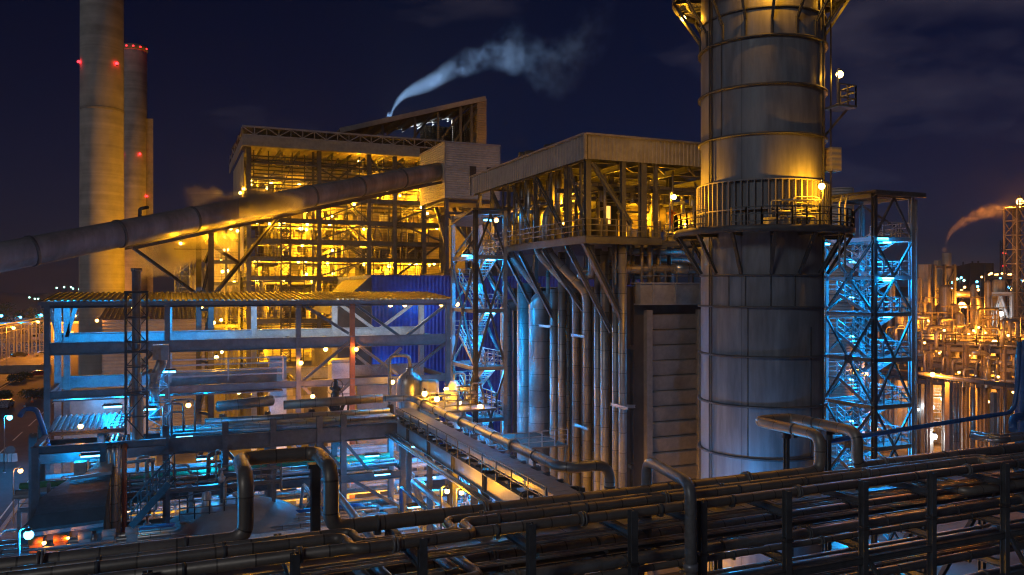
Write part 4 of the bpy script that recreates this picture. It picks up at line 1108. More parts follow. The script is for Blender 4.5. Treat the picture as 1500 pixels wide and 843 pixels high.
# thin pipe behind, right-hand blue risers
pipe('thin pale pipe running to the blue standpipes behind the near rack', [(27.6,28.2,12.9),(xa(1484,28.2),28.2,13.5),(xa(1484,28.2)+.3,28.2,14.6),(xa(1484,28.2)+.5,28.2,17.2)], .11, 'pipe_blue', .5)
xb = xa(1497, 28.6)
pipe('thick blue standpipe with a rounded top at the edge of the view', [(xb,28.6,8),(xb,28.6,16.9),(xb+2,28.6,17.4)], .33, 'pipe_blue', .8, None, 18)
pipe('blue hooked pipe branching at the foot of the standpipe', [(xb-.2,28.4,13.2),(xb-1.0,28.4,13.2),(xb-1.6,28.0,12.6)], .2, 'pipe_blue', .4)
for k, dy in enumerate((0,.5)):
    y = 26.3-dy; x1 = xa(1462,y)
    pipe(('rear','front')[k]+' pipe of the little bend on top of the rack by the blue standpipes', [(x1,y+1.4,12.75),(x1,y,12.75),(XR,y,12.85)], .15, 'jacket', .35, GP)

# ================================================================== MIDDLE RACK ALONG X (y 51-54.5) AND ACROSS (x 13.3-16)
mr = T('pipe_rack', 'middle pipe rack in front of the steel gallery, parallel to the near rack', 'pipe rack', (3,52.5,0))
mx0, mx1 = xa(48,51.4), 13.9
mpx = [mx0, xa(148,51.4), xa(243,51.4), xa(330,51.4), xa(400,51.4), xa(468,51.4), xa(503,51.4), mx1]
for x in mpx:
    for y in (51.4,54.6): b = MB(); b.hb((x,y,0),(x,y,11.9),.36,.36,up=(0,1,0)); b.build('post', M['steel'], mr)
for z in (11.1,8.2,5.2):
    b = MB()
    for x in mpx: b.hb((x,51.4,z-.15),(x,54.6,z-.15),.25,.3)
    b.build('cross_beam', M['steel'], mr)
    b = MB(); b.hb((mx0,51.35,z-.45),(mx1,51.35,z-.45),.34,.95 if z > 10 else .5); b.hb((mx0,54.6,z-.45),(mx1,54.6,z-.45),.3,.6); b.build('long_beam', M['steel'], mr)
for i in (3,5,6):
    b = MB(); b.hb((mpx[i],51.3,8),(mpx[i+1],51.3,5.4),.2); b.hb((mpx[i],51.3,10.2),(mpx[i]+1.6,51.3,8.2),.2); b.build('brace', M['steel'], mr)
GM = 'pipes on the middle pipe rack'
yy = [51.8,52.2,52.55,52.95,53.4,53.8,54.2]
nm = ['near edge','place just behind the near edge','near middle','middle','far middle','place before the back edge','back edge']
for k, y in enumerate(yy):
    r_ = (.12,.16,.1,.2,.15,.24,.12)[k]
    pipe(('slender','medium','thin','fat','middling','broad','narrow')[k]+' pipe on top of the middle rack at its '+nm[k], [(xa(235 if k != 5 else 300,y),y,11.12+r_+.1*(k%3)),(13.2+.3*k,y,11.12+r_+.1*(k%3)),(13.9+.24*k,y-1.4-.4*k,11.12+r_+.1*(k%3)),(13.9+.24*k,46,11.12+r_)] if k in (0,2) else [(xa(235 if k != 5 else 300,y),y,11.12+r_+.1*(k%3)),(13.6,y,11.12+r_+.1*(k%3))], r_, ('galvanised','jacket','pipe_plain','jacket')[k%4], .4, GM)
for i, (z, y, r_, m) in enumerate(((8.2,51.8,.14,'galvanised'),(8.2,52.4,.2,'jacket'),(8.2,53.1,.1,'pipe_plain'),(8.2,53.8,.24,'green_paint'),(5.2,51.8,.2,'pipe_plain'),(5.2,52.5,.12,'pipe_rust'),(5.2,53.2,.26,'jacket'),(5.2,54.0,.14,'green_paint'))):
    pipe(('slim galvanised','fat jacketed','thin grey','broad green','medium grey','narrow rusty','very fat jacketed','narrow green')[i]+' pipe on the '+('middle' if z > 6 else 'low')+' tier of the middle rack', [(mx0-1,y,z+r_),(13.6,y,z+r_)], r_, m, 0, GM)
pE = at_y(357,596,53.6)
b = MB(); a0, a1 = xa(316,53.6), xa(402,53.6); b.tube([(a0,53.6,12.55),(a0+.1,53.6,12.55),(a1-.1,53.6,12.75),(a1,53.6,12.75)], [.18,.34,.34,.2], 16)
t = one(b, 'silencer', 'fat rounded silencer drum lying on the middle rack', 'drum', M['jacket_riser'], (a0,53.6,12.5))
b = MB(); b.tube([(a1+.6,53.7,12.4),(xa(560,53.7),53.7,12.5)], .3, 16); one(b, 'pipe', 'wide dark duct pipe lying behind the silencer on the middle rack', 'pipe', M['jacket_dark'], (a1,53.7,12.4))
# hoop handrails and little gooseneck pipes at rack end
for k, (u, v0) in enumerate(((262,586),(250,592),(256,604))):
    q = at_y(u, v0, 51.6); b = MB(); b.tube([(q.x-.4,q.y,11.3),(q.x-.4,q.y,q.z),(q.x+.9-.2*k,q.y,q.z),(q.x+.9-.2*k,q.y,11.4)], .06, 8, .3)
    one(b, 'gooseneck_pipe', ('tallest','middle','lowest')[k]+' gooseneck pipe bent over at the west end of the middle rack', 'pipe', M['galvanised'], (q.x,q.y,11.3), 'goosenecks at the rack end')
# corrugated canopy lit cyan
cx0, cx1 = xa(70,51), xa(182,51)
t = T('rack_canopy', 'small ribbed canopy glowing cyan over the end of the middle rack', 'canopy', (cx0,51,12))
b = MB(); b.corr((cx0,51,12.0), (cx1-cx0,0,0), (0,3.4,.35), .3, .1, (0,0,1)); b.build('sheet', M['galvanised'], t)
b = MB(); b.hb((cx0,51,11.85),(cx1,51,11.85),.14,.2); b.hb((cx0,54.4,12.2),(cx1,54.4,12.2),.14,.2)
for x in (cx0+.1,cx1-.1): b.hb((x,51,11.8),(x,54.4,12.1),.14,.2)
b.build('frame', M['steel'], t)
b = MB(); b.tube([(cx0+.1,50.6,11.2),(cx0-.2,50.6,12.4),(cx0-.5,50.6,13.4),(cx0-1.1,50.6,13.4),(cx0-1.3,50.6,13.0)], .13, 10, .5)
one(b, 'gooseneck_vent', 'hooked blue gooseneck vent beside the ribbed canopy', 'vent', M['pipe_blue'], (cx0,50.6,11.2))
# lattice grille panels leaning at the vent stack foot
t = T('cage_ladder', 'tilted caged ladder by the foot of the vent stack', 'ladder', (xa(178,49.5),49.5,11.4))
b = MB()
for o in (0,.6):
    p, q = at_y(160,625,49.5), at_y(180,598,49.5); b.bar(p+V((o,0,0)), q+V((o,0,0)), .07)
for k in range(7): p = at_y(160,625,49.5).lerp(at_y(180,598,49.5), k/6); b.bar(p, p+V((.6,0,0)), .05)
b.build('ladder', M['galvanised'], t)

# cross rack with covered tray
cr = T('pipe_rack', 'cross rack carrying a covered tray away towards the steel gallery', 'pipe rack', (14.6,40,0))
for y in (30.5,35,39.6,44,48.4):
    for x in (13.5,16.2): b = MB(); b.hb((x,y,0),(x,y,11.4),.28,.28); b.build('post', M['steel'], cr)
b = MB(); b.hb((13.5,27.4,10.85),(13.5,51.2,10.85),.3,.85); b.hb((16.2,27.4,10.9),(16.2,51.2,10.9),.28,.6); b.build('long_beam', M['pale_steel'], cr)
b = MB()
for k in range(17): b.hb((13.5,28+k*1.4,11.3),(16.2,28+k*1.4,11.3),.14,.16)
b.build('cross_beam', M['steel'], cr)
t = T('cable_tray', 'covered cable tray of square grey plates on the cross rack', 'cable tray', (14.1,40,11.9))
for k in range(34):
    y = 27.6+k*.72; b = MB(); b.box(13.66,y,11.9,14.74,y+.69,11.95); b.build('cover_plate', M['clad_grey'], t)
b = MB(); b.box(13.62,27.4,11.7,13.66,52.3,11.93); b.box(14.74,27.4,11.7,14.78,52.3,11.93)
for k in range(18): b.bar((13.7,28+k*1.4,11.4),(13.7,28+k*1.4,11.72),.06); b.bar((14.7,28+k*1.4,11.4),(14.7,28+k*1.4,11.72),.06)
b.build('tray_side', M['galvanised'], t)
t = T('handrail', 'thin dark handrail along the covered tray of the cross rack', 'handrail', (13.3,40,11.3))
b = MB(); rails(b, [(13.35,28,11.3),(13.35,51,11.3)], step=1.8, n=2, h=.95, r=.022); b.build('rail', M['rail'], t)
for k, (x, r_) in enumerate(((14.95,.07),(15.1,.05),(13.0,.09),(12.75,.06))):
    pipe(('thin','thinnest','slim','slender')[k]+(' line between the covered tray and the fat pipe' if x > 14 else ' line slung under the handrail of the cross rack'), [(x,27.5,11.5 if x > 14 else 10.4),(x,51.2,11.5 if x > 14 else 10.4)], r_, 'galvanised', 0)
pipe('fat shiny insulated pipe beside the covered tray, turning off to the piped boiler', [(15.7,53.4,12.1),(15.7,31.2,12.1),(18.05,31.2,12.1),(18.05,31.2,9)], .24, 'jacket_riser', .8, None, 18, fl=2.6)
pipe('yellow lit pipe elbow joining the fat shiny pipe at its far end', [(15.75,53.4,12.1),(15.75,55.5,12.1),(13.5,56.5,12.1)], .23, 'jacket_riser', .5)
# vessels and pumps beyond the cross rack
q = at_y(600, 600, 57.5)
t = T('domed_vessel', 'stout vessel with a rounded teal lit top beyond the tray corner', 'vessel', (q.x,q.y,8))
b = MB(); r_ = 1.0; b.lathe(q.x, q.y, [(r_,8),(r_,12.9),(r_*.92,13.3),(r_*.65,13.65),(.25,13.85),(.25,14.1),(0,14.1)], 24); b.build('shell', M['jacket'], t)
b = MB(); b.tube([(q.x,q.y,14),(q.x,q.y,15),(q.x-.7,q.y-.2,15.1),(q.x-1.6,q.y-.3,15.1),(q.x-1.6,q.y-.3,11.5)], .13, 10, .5); b.build('outlet_pipe', M['pipe_plain'], t)
q = at_y(629, 605, 56.5)
t = T('storage_drum', 'plain cream storage drum beside the domed vessel', 'drum', (q.x,q.y,8))
b = MB(); b.lathe(q.x, q.y, [(.72,8),(.72,13.1),(.6,13.25),(0,13.3)], 24); b.build('shell', M['boiler_wall'], t)
b = MB(); b.box(q.x-.1,q.y-.8,11.8,q.x+.25,q.y-.68,12.3); b.build('nameplate', M['dark_steel'], t)
q = at_y(665, 590, 58)
t = T('white_vessel', 'small white drum with a domed cap among the yellow valves', 'vessel', (q.x,q.y,8))
b = MB(); b.lathe(q.x, q.y, [(.45,8),(.45,12.6),(.3,12.9),(0,13)], 16); b.build('shell', M['white_paint'], t)
b = MB(); b.tube([(q.x,q.y,12.9),(q.x,q.y,13.5),(q.x+.9,q.y,13.5),(q.x+.9,q.y,9)], .09, 8, .3); b.build('pipe', M['pipe_plain'], t)
q = at_y(492, 592, 56)
t = T('valve_tree', 'dark cluster of valves and handwheels standing behind the middle rack', 'valve', (q.x,q.y,9))
b = MB(); b.lathe(q.x, q.y, [(.3,9),(.3,11.8),(.5,11.9),(.5,12.1),(.25,12.2),(.25,12.9),(.45,13),(.45,13.15),(.15,13.2),(.15,13.7)], 12)
for k in range(6): b.tube([(q.x+rg.uniform(-.9,.9),q.y+rg.uniform(-.3,.3),10.5),(q.x+rg.uniform(-.9,.9),q.y,12.4)], .08, 6)
b.build('valve_body', M['dark_steel'], t)
b = MB()
for k, z in enumerate((12.6,13.3)): b.tube([(q.x+math.cos(a)*.4,q.y-.45,z+math.sin(a)*.4) for a in [i*math.pi/6 for i in range(12)]], .04, 6, closed=True)
b.build('handwheel', M['dark_steel'], t)
sk2 = T('valve_skid', 'crowded skid of small valves and pumps lit yellow beyond the cross rack', 'valve skid', (20,55,8))
b = MB(); b.box(16.5,53.5,11.2,21.5,58.5,11.35); b.build('deck', M['grating'], sk2)
rg = random.Random(31)
for k in range(10):
    b = MB(); x, y = rg.uniform(16.4,21), rg.uniform(53.5,58); h = rg.uniform(.5,1.6)
    b.tube([(x,y,11.4),(x,y,11.4+h),(x+rg.uniform(-1.2,1.2),y+rg.uniform(-.4,.4),11.4+h)], rg.uniform(.05,.16), 8, .2); b.lathe(x, y, [(.2,11.4+h*.4),(.3,11.4+h*.45),(.3,11.4+h*.6),(.2,11.4+h*.65)], 10)
    b.build('valve', M[rg.choice(['jacket','galvanised','white_paint','pipe_plain'])], sk2)
b = MB(); rails(b, [(16.5,53.5,11.35),(21.5,53.5,11.35),(21.5,58.5,11.35)], step=1.1); b.build('railing', M['rail'], sk2)
t = T('grated_platform', 'railed grating platform lit cyan at the foot of the slim stair tower', 'platform', (23,52,8))
b = MB(); b.box(20.5,50,8.9,25.5,55.5,9.0); b.build('deck', M['grating'], t)
b = MB(); rails(b, [(20.5,55.5,9),(20.5,50,9),(25.5,50,9)], step=1.1); b.build('railing', M['galvanised'], t)
b = MB()
for x, y in ((20.6,50.1),(25.4,50.1),(20.6,55.4),(25.4,55.4)): b.hb((x,y,0),(x,y,8.9),.2)
b.build('leg_frame', M['steel'], t)

rg = random.Random(58)
yp = T('yard_pipework', 'low maze of pale pipes and frames between the middle rack and the steel gallery', 'pipework', (4,62,0))
for x in range(-9, 21, 5):
    for y in (57.5,62,67): b = MB(); b.hb((x,y,0),(x,y,6.2),.22); b.build('post', M['pale_steel'], yp)
for z in (2.8,4.6,6.2):
    for y in (57.5,62,67): b = MB(); b.hb((-9,y,z),(20.5,y,z),.2,.32); b.build('frame_beam', M['pale_steel'], yp)
for k in range(44):
    x, y, z = rg.uniform(-9,18), rg.uniform(55.5,69), rg.choice([.5,3,4.9,6.5])+rg.uniform(0,.5); d = rg.uniform(3,11)*rg.choice([-1,1]); r_ = rg.uniform(.06,.26)
    b = MB(); b.tube([(x,y,z-.4),(x,y,z),(x+d,y,z),(x+d,y+rg.uniform(-3,3),z),(x+d,y,max(.2,z-2))], r_, 10, .4); b.build('pale_pipe', M[rg.choice(['galvanised','jacket','white_paint','pipe_plain','jacket'])], yp)
for k in range(20):
    x, y = rg.uniform(-8,19), rg.uniform(56,69); h = rg.uniform(1.2,3); b = MB(); r_ = rg.uniform(.3,.8)
    b.lathe(x,y,[(r_,0),(r_,h),(r_*.6,h+.3),(0,h+.35)],14); b.build('small_vessel', M[rg.choice(['panel','jacket','yellow_paint','duct'])], yp)
for z in (2.9,6.3): b = MB(); rails(b, [(-9,57.3,z),(20.5,57.3,z)], step=1.3, r=.03); b.build('railing', M['galvanised'], yp)
for k in range(5):
    x = -7+k*5.6; y = 59.5; b = MB(); lattice(b, x,y,x+1.4,y+1.4,0,7.4,.09,1.2,.06); b.build('access_tower', M['galvanised'], yp)
# ================================================================== THE PIT BETWEEN THE RACKS
rg = random.Random(41)
pit = T('pit_frame', 'low steel framework crammed with pipes between the three racks', 'steel frame', (7,40,0))
for x in (3.5,7.5,11.5):
    for y in (33,38,43,47.5): b = MB(); b.hb((x,y,0),(x,y,6.6),.24); b.build('post', M['steel'], pit)
for z, ys in ((6.4,(43,47.5)),(3.6,(33,38,43,47.5))):
    b = MB()
    for y in ys: b.hb((-8,y,z),(12.5,y,z),.3,.5)
    for x in (3.5,7.5,11.5): b.hb((x,ys[0],z-.1),(x,ys[-1],z-.1),.24,.36)
    b.build('beam', M['pale_steel'], pit)
b = MB(); b.hb((7.5,42.9,3.6),(10,42.9,6.2),.22); b.hb((3.6,42.9,6.2),(6,42.9,3.8),.22); b.hb((11.5,33,3.5),(11.5,37,.4),.22); b.build('brace', M['pale_steel'], pit)
b = MB(); b.box(-8,43.1,3.86,12.3,47.4,3.92); b.build('walkway', M['grating'], pit)
b = MB(); rails(b, [(-8,43.05,3.92),(12.3,43.05,3.92)], step=1.2); rails(b, [(2,38.2,3.9),(12.3,38.2,3.9)], step=1.2); b.build('railing', M['rail'], pit)
for i in range(24):
    tier = i//8; k = i % 8
    z = (1.2,4.4,7.0)[tier]; y = 33.8+k*2.05+(.4 if tier == 1 else 0) if tier < 2 else 43.3+k*.62
    r_ = rg.choice([.09,.14,.2,.12,.26]); m = rg.choice(['jacket','galvanised','pipe_plain','pipe_rust','jacket','pipe_blue','white_paint'])
    tone = {'jacket':'shiny jacketed','galvanised':'galvanised','pipe_plain':'grey','pipe_rust':'rusty red','pipe_blue':'blue','white_paint':'white'}[m]
    pipe('%s pipe low between the racks, %s pipe out on the %s level' % (tone, ORD[k], ('ground','walkway','upper')[tier]), [(-9+rg.uniform(-2,2),y,z),(9+rg.uniform(0,3),y,z),(9+rg.uniform(0,3),y+.1,z-rg.uniform(1,2.5))], r_, m, .4, 'pipes between the racks', 10)
for i in range(9):
    x = 11.6+.55*i if i < 5 else 7+.7*(i-5); y0_, y1_ = rg.uniform(29,33), rg.uniform(44,50); z = (8.4 if i % 2 else 6.2)
    r_ = rg.choice([.1,.16,.3,.2]); m = rg.choice(['jacket','galvanised','pipe_blue','jacket'])
    pipe('%s pipe running lengthwise under the cross rack, %s from the pit' % ({'jacket':'shiny jacketed','galvanised':'galvanised','pipe_blue':'blue'}[m], ORD[8-i]), [(x,y0_,z),(x,y1_,z),(x+rg.uniform(-1,1),y1_+.4,z-2)], r_, m, .4, 'pipes under the cross rack', 10)
b = MB()
for k in range(40):
    x, y = rg.uniform(-4,13), rg.uniform(34,48); h = rg.uniform(2,7); b.tube([(x,y,0),(x,y,h),(x+rg.uniform(-1.5,1.5),y,h)], rg.uniform(.04,.11), 6, .2)
b.build('riser_piping', M['pipe_plain'], pit)
for k in range(12):
    b = MB(); x, y = rg.uniform(2,18), rg.uniform(31,48); w = rg.uniform(.8,1.8); h = rg.uniform(.8,2.4)
    b.tube([(x,y,h*.6),(x+w,y,h*.6)], h*.32, 12); b.box(x,y-.3,0,x+w,y+.3,h*.4); b.build('pump', M[rg.choice(['yellow_paint','panel','white_paint','pipe_blue'])], pit)
# dome roofed tank
tx, ty = 1.0, 34.5
q = at_z(345, 727, 8.0); tx, ty = q.x, q.y-1.0
t = T('dome_tank', 'broad grey tank with a shallow dome roof tucked behind the near rack', 'tank', (tx,ty,0))
b = MB(); b.lathe(tx, ty, [(5.2,0),(5.2,5.2),(5.3,5.25),(5.3,5.4),(4.7,6.15),(4.0,6.75),(3.0,7.4),(1.8,7.85),(.9,8.0),(0,8.05)], 48); b.build('shell', M['tank_paint'], t)
b = MB(); rails(b, [(tx-3+k*.75,ty-1.2-(.1*k),7.5) for k in range(6)], step=.7, h=1.0); rails(b, [(tx-3,ty+1,7.6),(tx+.6,ty+1,7.9)], step=.7, h=1.0); b.box(tx-3,ty-1.4,7.35,tx+.8,ty+1,7.47); b.build('roof_platform', M['rail'], t)
b = MB(); b.lathe(tx+.2,ty-.3,[(.3,7.6),(.3,8.3),(.45,8.35),(.45,8.5),(0,8.6)],12); b.lathe(tx-1.6,ty,[(.25,7.6),(.25,8.6),(0,8.7)],12); b.build('roof_nozzle', M['galvanised'], t)
# caged stair climbing to the tank
t = T('cage_stair', 'steep dark open stair climbing beside the dome tank', 'stair', (-2.5,38,4))
p, q = at_y(192,772,35.5), at_y(248,708,35.5)
stairs(p, q, 1.0, (.2,.98,0), t, 'dark_steel', 'dark_steel')

rg = random.Random(91)
wf = T('pipe_maze', 'dark tangle of thin pipes and valves between the portal and the square pipe loop', 'pipework', (-1,49,0))
for x in (-3.2,-.4,2.4,5.2):
    for y in (47.4,50.2): b = MB(); b.hb((x,y,0),(x,y,9.6),.18); b.build('post', M['steel'], wf)
for z in (4.2,6.6,8.9):
    for y in (47.4,50.2): b = MB(); b.hb((-3.4,y,z),(5.6,y,z),.16,.24); b.build('rail_beam', M['steel'], wf)
for k in range(34):
    x, y, z = rg.uniform(-4,5.5), rg.uniform(47,50.6), rg.choice([4.4,6.8,9.1])+rg.uniform(0,.6); d = rg.uniform(-3,3); h = rg.uniform(-2.4,2)
    b = MB(); b.tube([(x,y,z),(x+d,y,z),(x+d,y,z+h),(x+d*1.5,y+rg.uniform(-.6,.6),z+h)], rg.uniform(.04,.13), 8, .25); b.build('thin_pipe', M[rg.choice(['pipe_plain','jacket_dark','galvanised','dark_steel','pipe_rust'])], wf)
for k in range(12):
    x, y, z = rg.uniform(-3.5,5), rg.uniform(47,50), rg.choice([4.5,6.9,9.2]); b = MB(); b.lathe(x,y,[(.12,z),(.2,z+.05),(.2,z+.3),(.1,z+.35),(.05,z+.7),(.22,z+.72),(.22,z+.76),(0,z+.78)],10); b.build('valve', M[rg.choice(['dark_steel','pipe_blue','red_paint','galvanised'])], wf)
b = MB(); rails(b, [(-3.4,47.2,9.0),(5.6,47.2,9.0)], step=1.1); b.build('railing', M['rail'], wf)
# ================================================================== WEST END: pipe rack portal, shelter, risers
t = T('portal_frame', 'blue grey steel portal with pipe risers at the west end of the racks', 'steel frame', (-5,48,0))
px0, px1 = xa(52,47), xa(152,47)
b = MB()
for x in (px0,px1): b.hb((x,47,0),(x,47,11.9),.34)
b.build('column', M['steel'], t)
b = MB(); b.hb((px0-.2,47,11.7),(px1+3,47,11.7),.3,.4); b.hb((px0,47,11.7),(px0,51.3,11.7),.3,.4); b.hb((px1-.1,46.9,6.4),(px1+3.5,46.9,6.4),.2,.3); b.build('beam', M['steel'], t)
for k, (u, r_, m) in enumerate(((160,.16,'jacket'),(168,.2,'jacket'),(174,.1,'galvanised'),(182,.13,'pipe_rust'))):
    x = xa(u, 46.6); pipe(('jacketed','broad jacketed','slim galvanised','rust red')[k]+' riser pipe standing by the blue grey portal', [(x,46.6,6.4 if k == 3 else 3),(x,46.6,11.6),(x+.1,48.4,11.9)], r_, m, .3, 'risers by the portal')
sh = T('pump_shelter', 'dark rounded shelter roof over pumps beside the bright blue floodlight', 'shelter', (-7,40,0))
x0, x1 = xa(22,40), xa(150,40)
prof = [(40.6,8.75),(40.75,9.3),(41.5,9.75),(43.4,10.1),(46.2,10.4)]
b = MB()
for (ya_, za_), (yb_, zb_) in zip(prof, prof[1:]):
    e0, e1 = (0 if ya_ < 41.2 else .5), (0 if yb_ < 41.2 else (.5 if yb_ < 45 else 1.5))
    b.poly([(x0+e0,ya_,za_),(x1,ya_,za_+.12),(x1,yb_,zb_+.12),(x0+e1,yb_,zb_)])
    b.poly([(x0+e0,ya_,za_-.1),(x0+e0,ya_,za_),(x0+e1,yb_,zb_),(x0+e1,yb_,zb_-.1)])
b.build('roof', M['casing'], sh)
b = MB(); b.poly([(x0+2.0,45.4,10.5),(x1,45.4,10.65),(x1,47.0,11.0),(x0+2.6,47.0,10.9)]); b.bar((x0+1.5,45.4,10.45),(x1,45.4,10.6),.1,.16); b.build('ridge_sheet', M['tank_paint'], sh)
for x in (x0+.5,x0+2.6,x1-.2):
    for y, z in ((40.8,9.0),(46.0,10.2)): b = MB(); b.hb((x,y,0),(x,y,z),.16); b.build('post', M['steel'], sh)
b = MB(); b.hb((x0,40.5,9.15),(x1,40.5,9.27),.1,.16); b.build('eaves_beam', M['pale_steel'], sh); b = MB(); b.hb((x0,40.4,8.35),(x1,40.4,8.35),.14,.2); b.build('deck_beam', M['pale_steel'], sh)
for k in range(5): b = MB(); b.tube([(x0+.3+k*.5,39.6+.12*k,8.75-.05*k),(x1+.6,39.6+.12*k,8.75-.05*k)], .06+.012*(k%3), 8); b.build('pipework', M['pipe_plain'], sh)
for k in range(5):
    b = MB(); x = x0+.5+k*.95; b.tube([(x,40.1,8.95),(x+.55,40.1,8.95)], .2, 12); b.box(x+.05,39.9,8.5,x+.5,40.3,8.85); b.build('pump', M['panel' if k > 1 else 'orange_paint'], sh)
cb = T('yellow_landing', 'railed landing with cabinets lit orange inside the portal', 'platform', (-6,52,8))
lx0, lx1 = xa(76,50.5), xa(146,50.5)
b = MB(); b.box(lx0,49.2,8.4,lx1,51,8.5); b.build('deck', M['grating'], cb)
b = MB(); rails(b, [(lx0,49.2,8.5),(lx1,49.2,8.5)], step=.9); b.build('railing', M['rail'], cb)
for k in range(3): b = MB(); x = lx0+1.1+k*.75; b.box(x,50.2,8.5,x+.6,50.9,10.3-.3*(k==2)); b.build('cabinet', M['panel'], cb)
b = MB()
for x in (lx0+.1,lx1-.1): b.hb((x,49.3,0),(x,49.3,8.4),.2)
for k in range(4): b.tube([(lx0+1.2+k*.7,50,4),(lx0+1.2+k*.7,50,7.5),(lx0+2+k*.7,50,7.8)], .17, 8, .4)
b.build('support_legs', M['steel'], cb)
# ================================================================== FAR WEST YARD: vehicles, trees, walls
def car(p, label, body, ang=0, tail=False, h=1.45):
    t = T('parked_car', label, 'car', (p.x,p.y,0)); t.rotation_euler = (0,0,0)
    ca, sa = math.cos(ang), math.sin(ang)
    def tr(mb):
        for i, q in enumerate(mb.v): mb.v[i] = V((p.x+q.x*ca-q.y*sa, p.y+q.x*sa+q.y*ca, q.z))
        return mb
    b = MB(); prof = [(-2.1,.35),(-2.15,.8),(-1.95,.95),(-1.3,1.0),(-.75,1.42),(.75,h),(1.3,1.02),(2.05,.85),(2.15,.6),(2.1,.35)]
    b.ext((0,-.85,0),(0,.85,0),[(-a,z) for a, z in prof]); tr(b).build('body', M[body], t)
    b = MB(); b.ext((0,-.865,0),(0,.865,0),[(-a,z) for a, z in [(-1.1,1.03),(-.68,1.34),(.66,h-.1),(1.08,1.04)]]); tr(b).build('window', M['glass'], t)
    for sx in (-1.3,1.3):
        for sy in (-.72,.72): b = MB(); b.tube([(sx,sy-.12,.33),(sx,sy+.12,.33)], .33, 12); tr(b).build('wheel', M['rubber'], t)
    for sy in (-.6,.6): b = MB(); b.box(2.1,sy-.18,.6,2.2,sy+.18,.78); tr(b).build('tail_light', M['glow_red' if tail else 'red_paint'], t)
    return t
car(at_z(28,523,0), 'dark parked car under the lamp post on the yard road', 'car_dark', .4, True)
car(at_z(56,552,0), 'dark red parked car beside the bushes', 'car_red', .2, True)
car(at_z(62,522,0), 'silver parked car tucked behind the steel frame corner post', 'car_silver', .3)
car(at_z(8,598,0), 'parked car in the blue glow by the traffic cones', 'car_silver', 1.5)
def truck():
    p = at_z(53,500,0); t = T('tanker_truck', 'cream tanker truck with a rounded drum on the yard road', 'truck', (p.x,p.y,0))
    b = MB(); b.box(p.x-1.2,p.y-3.4,.7,p.x+1.2,p.y-1.4,3.1); b.build('cab', M['white_paint'], t)
    b = MB(); b.box(p.x-1.1,p.y-3.46,1.8,p.x+1.1,p.y-3.4,2.8); b.build('windscreen', M['glass'], t)
    b = MB(); b.tube([(p.x,p.y-1.2,2.2),(p.x,p.y-.9,2.2),(p.x,p.y+3.6,2.2),(p.x,p.y+3.9,2.2)], [.7,1.25,1.25,.7], 18); b.build('tank', M['white_paint'], t)
    for y in (-2.6,1.6,2.8):
        for x in (-1.05,1.05): b = MB(); b.tube([(p.x+x-.15,p.y+y,.5),(p.x+x+.15,p.y+y,.5)], .5, 12); b.build('wheel', M['rubber'], t)
    b = MB(); b.box(p.x-.8,p.y-3.2,.5,p.x+.8,p.y+3.8,.8); b.build('chassis', M['rubber'], t)
truck()
rg = random.Random(77)
def foliage(mb, c, rx, rz, n, s):
    for i in range(n):
        d = V((rg.gauss(0,1),rg.gauss(0,1),rg.gauss(0,1))).normalized()*(rg.random()**.4)
        p = V(c)+V((d.x*rx,d.y*rx,d.z*rz)); p += V((rg.uniform(-.2,.2),)*3)*rx
        a = V((rg.gauss(0,1),rg.gauss(0,1),rg.gauss(0,1))).normalized(); e = a.orthogonal().normalized()
        mb.poly([p-a*s,p+e*s*.5,p+a*s,p-e*s*.5])
def bush(p, r, label):
    t = T('bush', label, 'bush', p, 'bushes in the yard')
    b = MB(); 
    for k in range(5): foliage(b, p+V((rg.uniform(-r,r)*.8,rg.uniform(-r,r)*.6,r*.6)), r*.7, r*.55, 160, .2)
    b.build('foliage', M['leaf'], t); b = MB()
    for k in range(4): b.bar(p, p+V((rg.uniform(-.6,.6),rg.uniform(-.6,.6),r*.8)), .06)
    b.build('stem', M['bark'], t)
bush(at_z(24,560,0), 1.6, 'dark bush by the yard wall near the view edge')
bush(at_z(50,585,0), 1.7, 'brightest green bush beside the gallery corner post')
bush(at_z(34,556,0), 1.5, 'low dark bush between two others in the yard')
bush(at_z(4,585,0), 1.4, 'bush washed blue by the yard lights')
def tree(p, h, r, label):
    t = T('tree', label, 'tree', p, 'trees beyond the yard')
    b = MB(); b.tube([p, p+V((.1,0,h*.3)), p+V((0,.1,h*.7))], [.28,.2,.08], 8)
    for k in range(6): a = rg.uniform(0,6.3); z = h*(.35+.06*k); b.tube([p+V((0,0,z)), p+V((math.cos(a)*r*.7,math.sin(a)*r*.7,z+h*.2))], [.1,.04], 6)
    b.build('trunk', M['bark'], t); b = MB()
    for k in range(9): a = rg.uniform(0,6.3); foliage(b, p+V((math.cos(a)*r*.6,math.sin(a)*r*.6,h*rg.uniform(.45,.95))), r*.5, r*.42, 90, .42)
    b.build('crown', M['leaf'], t)
for k, (u, D, h) in enumerate(((10,330,13),(34,345,11),(58,330,12),(66,300,10),(-8,320,12))):
    q = W(u, HZ, D); tree(V((q.x,q.y,0)), h, h*.4, ('tall dark tree by the view edge beyond the yard','round dark tree beyond the substation','dark tree behind the yard lamps','short tree beside the gallery corner post','tree at the very edge beyond the yard')[k])
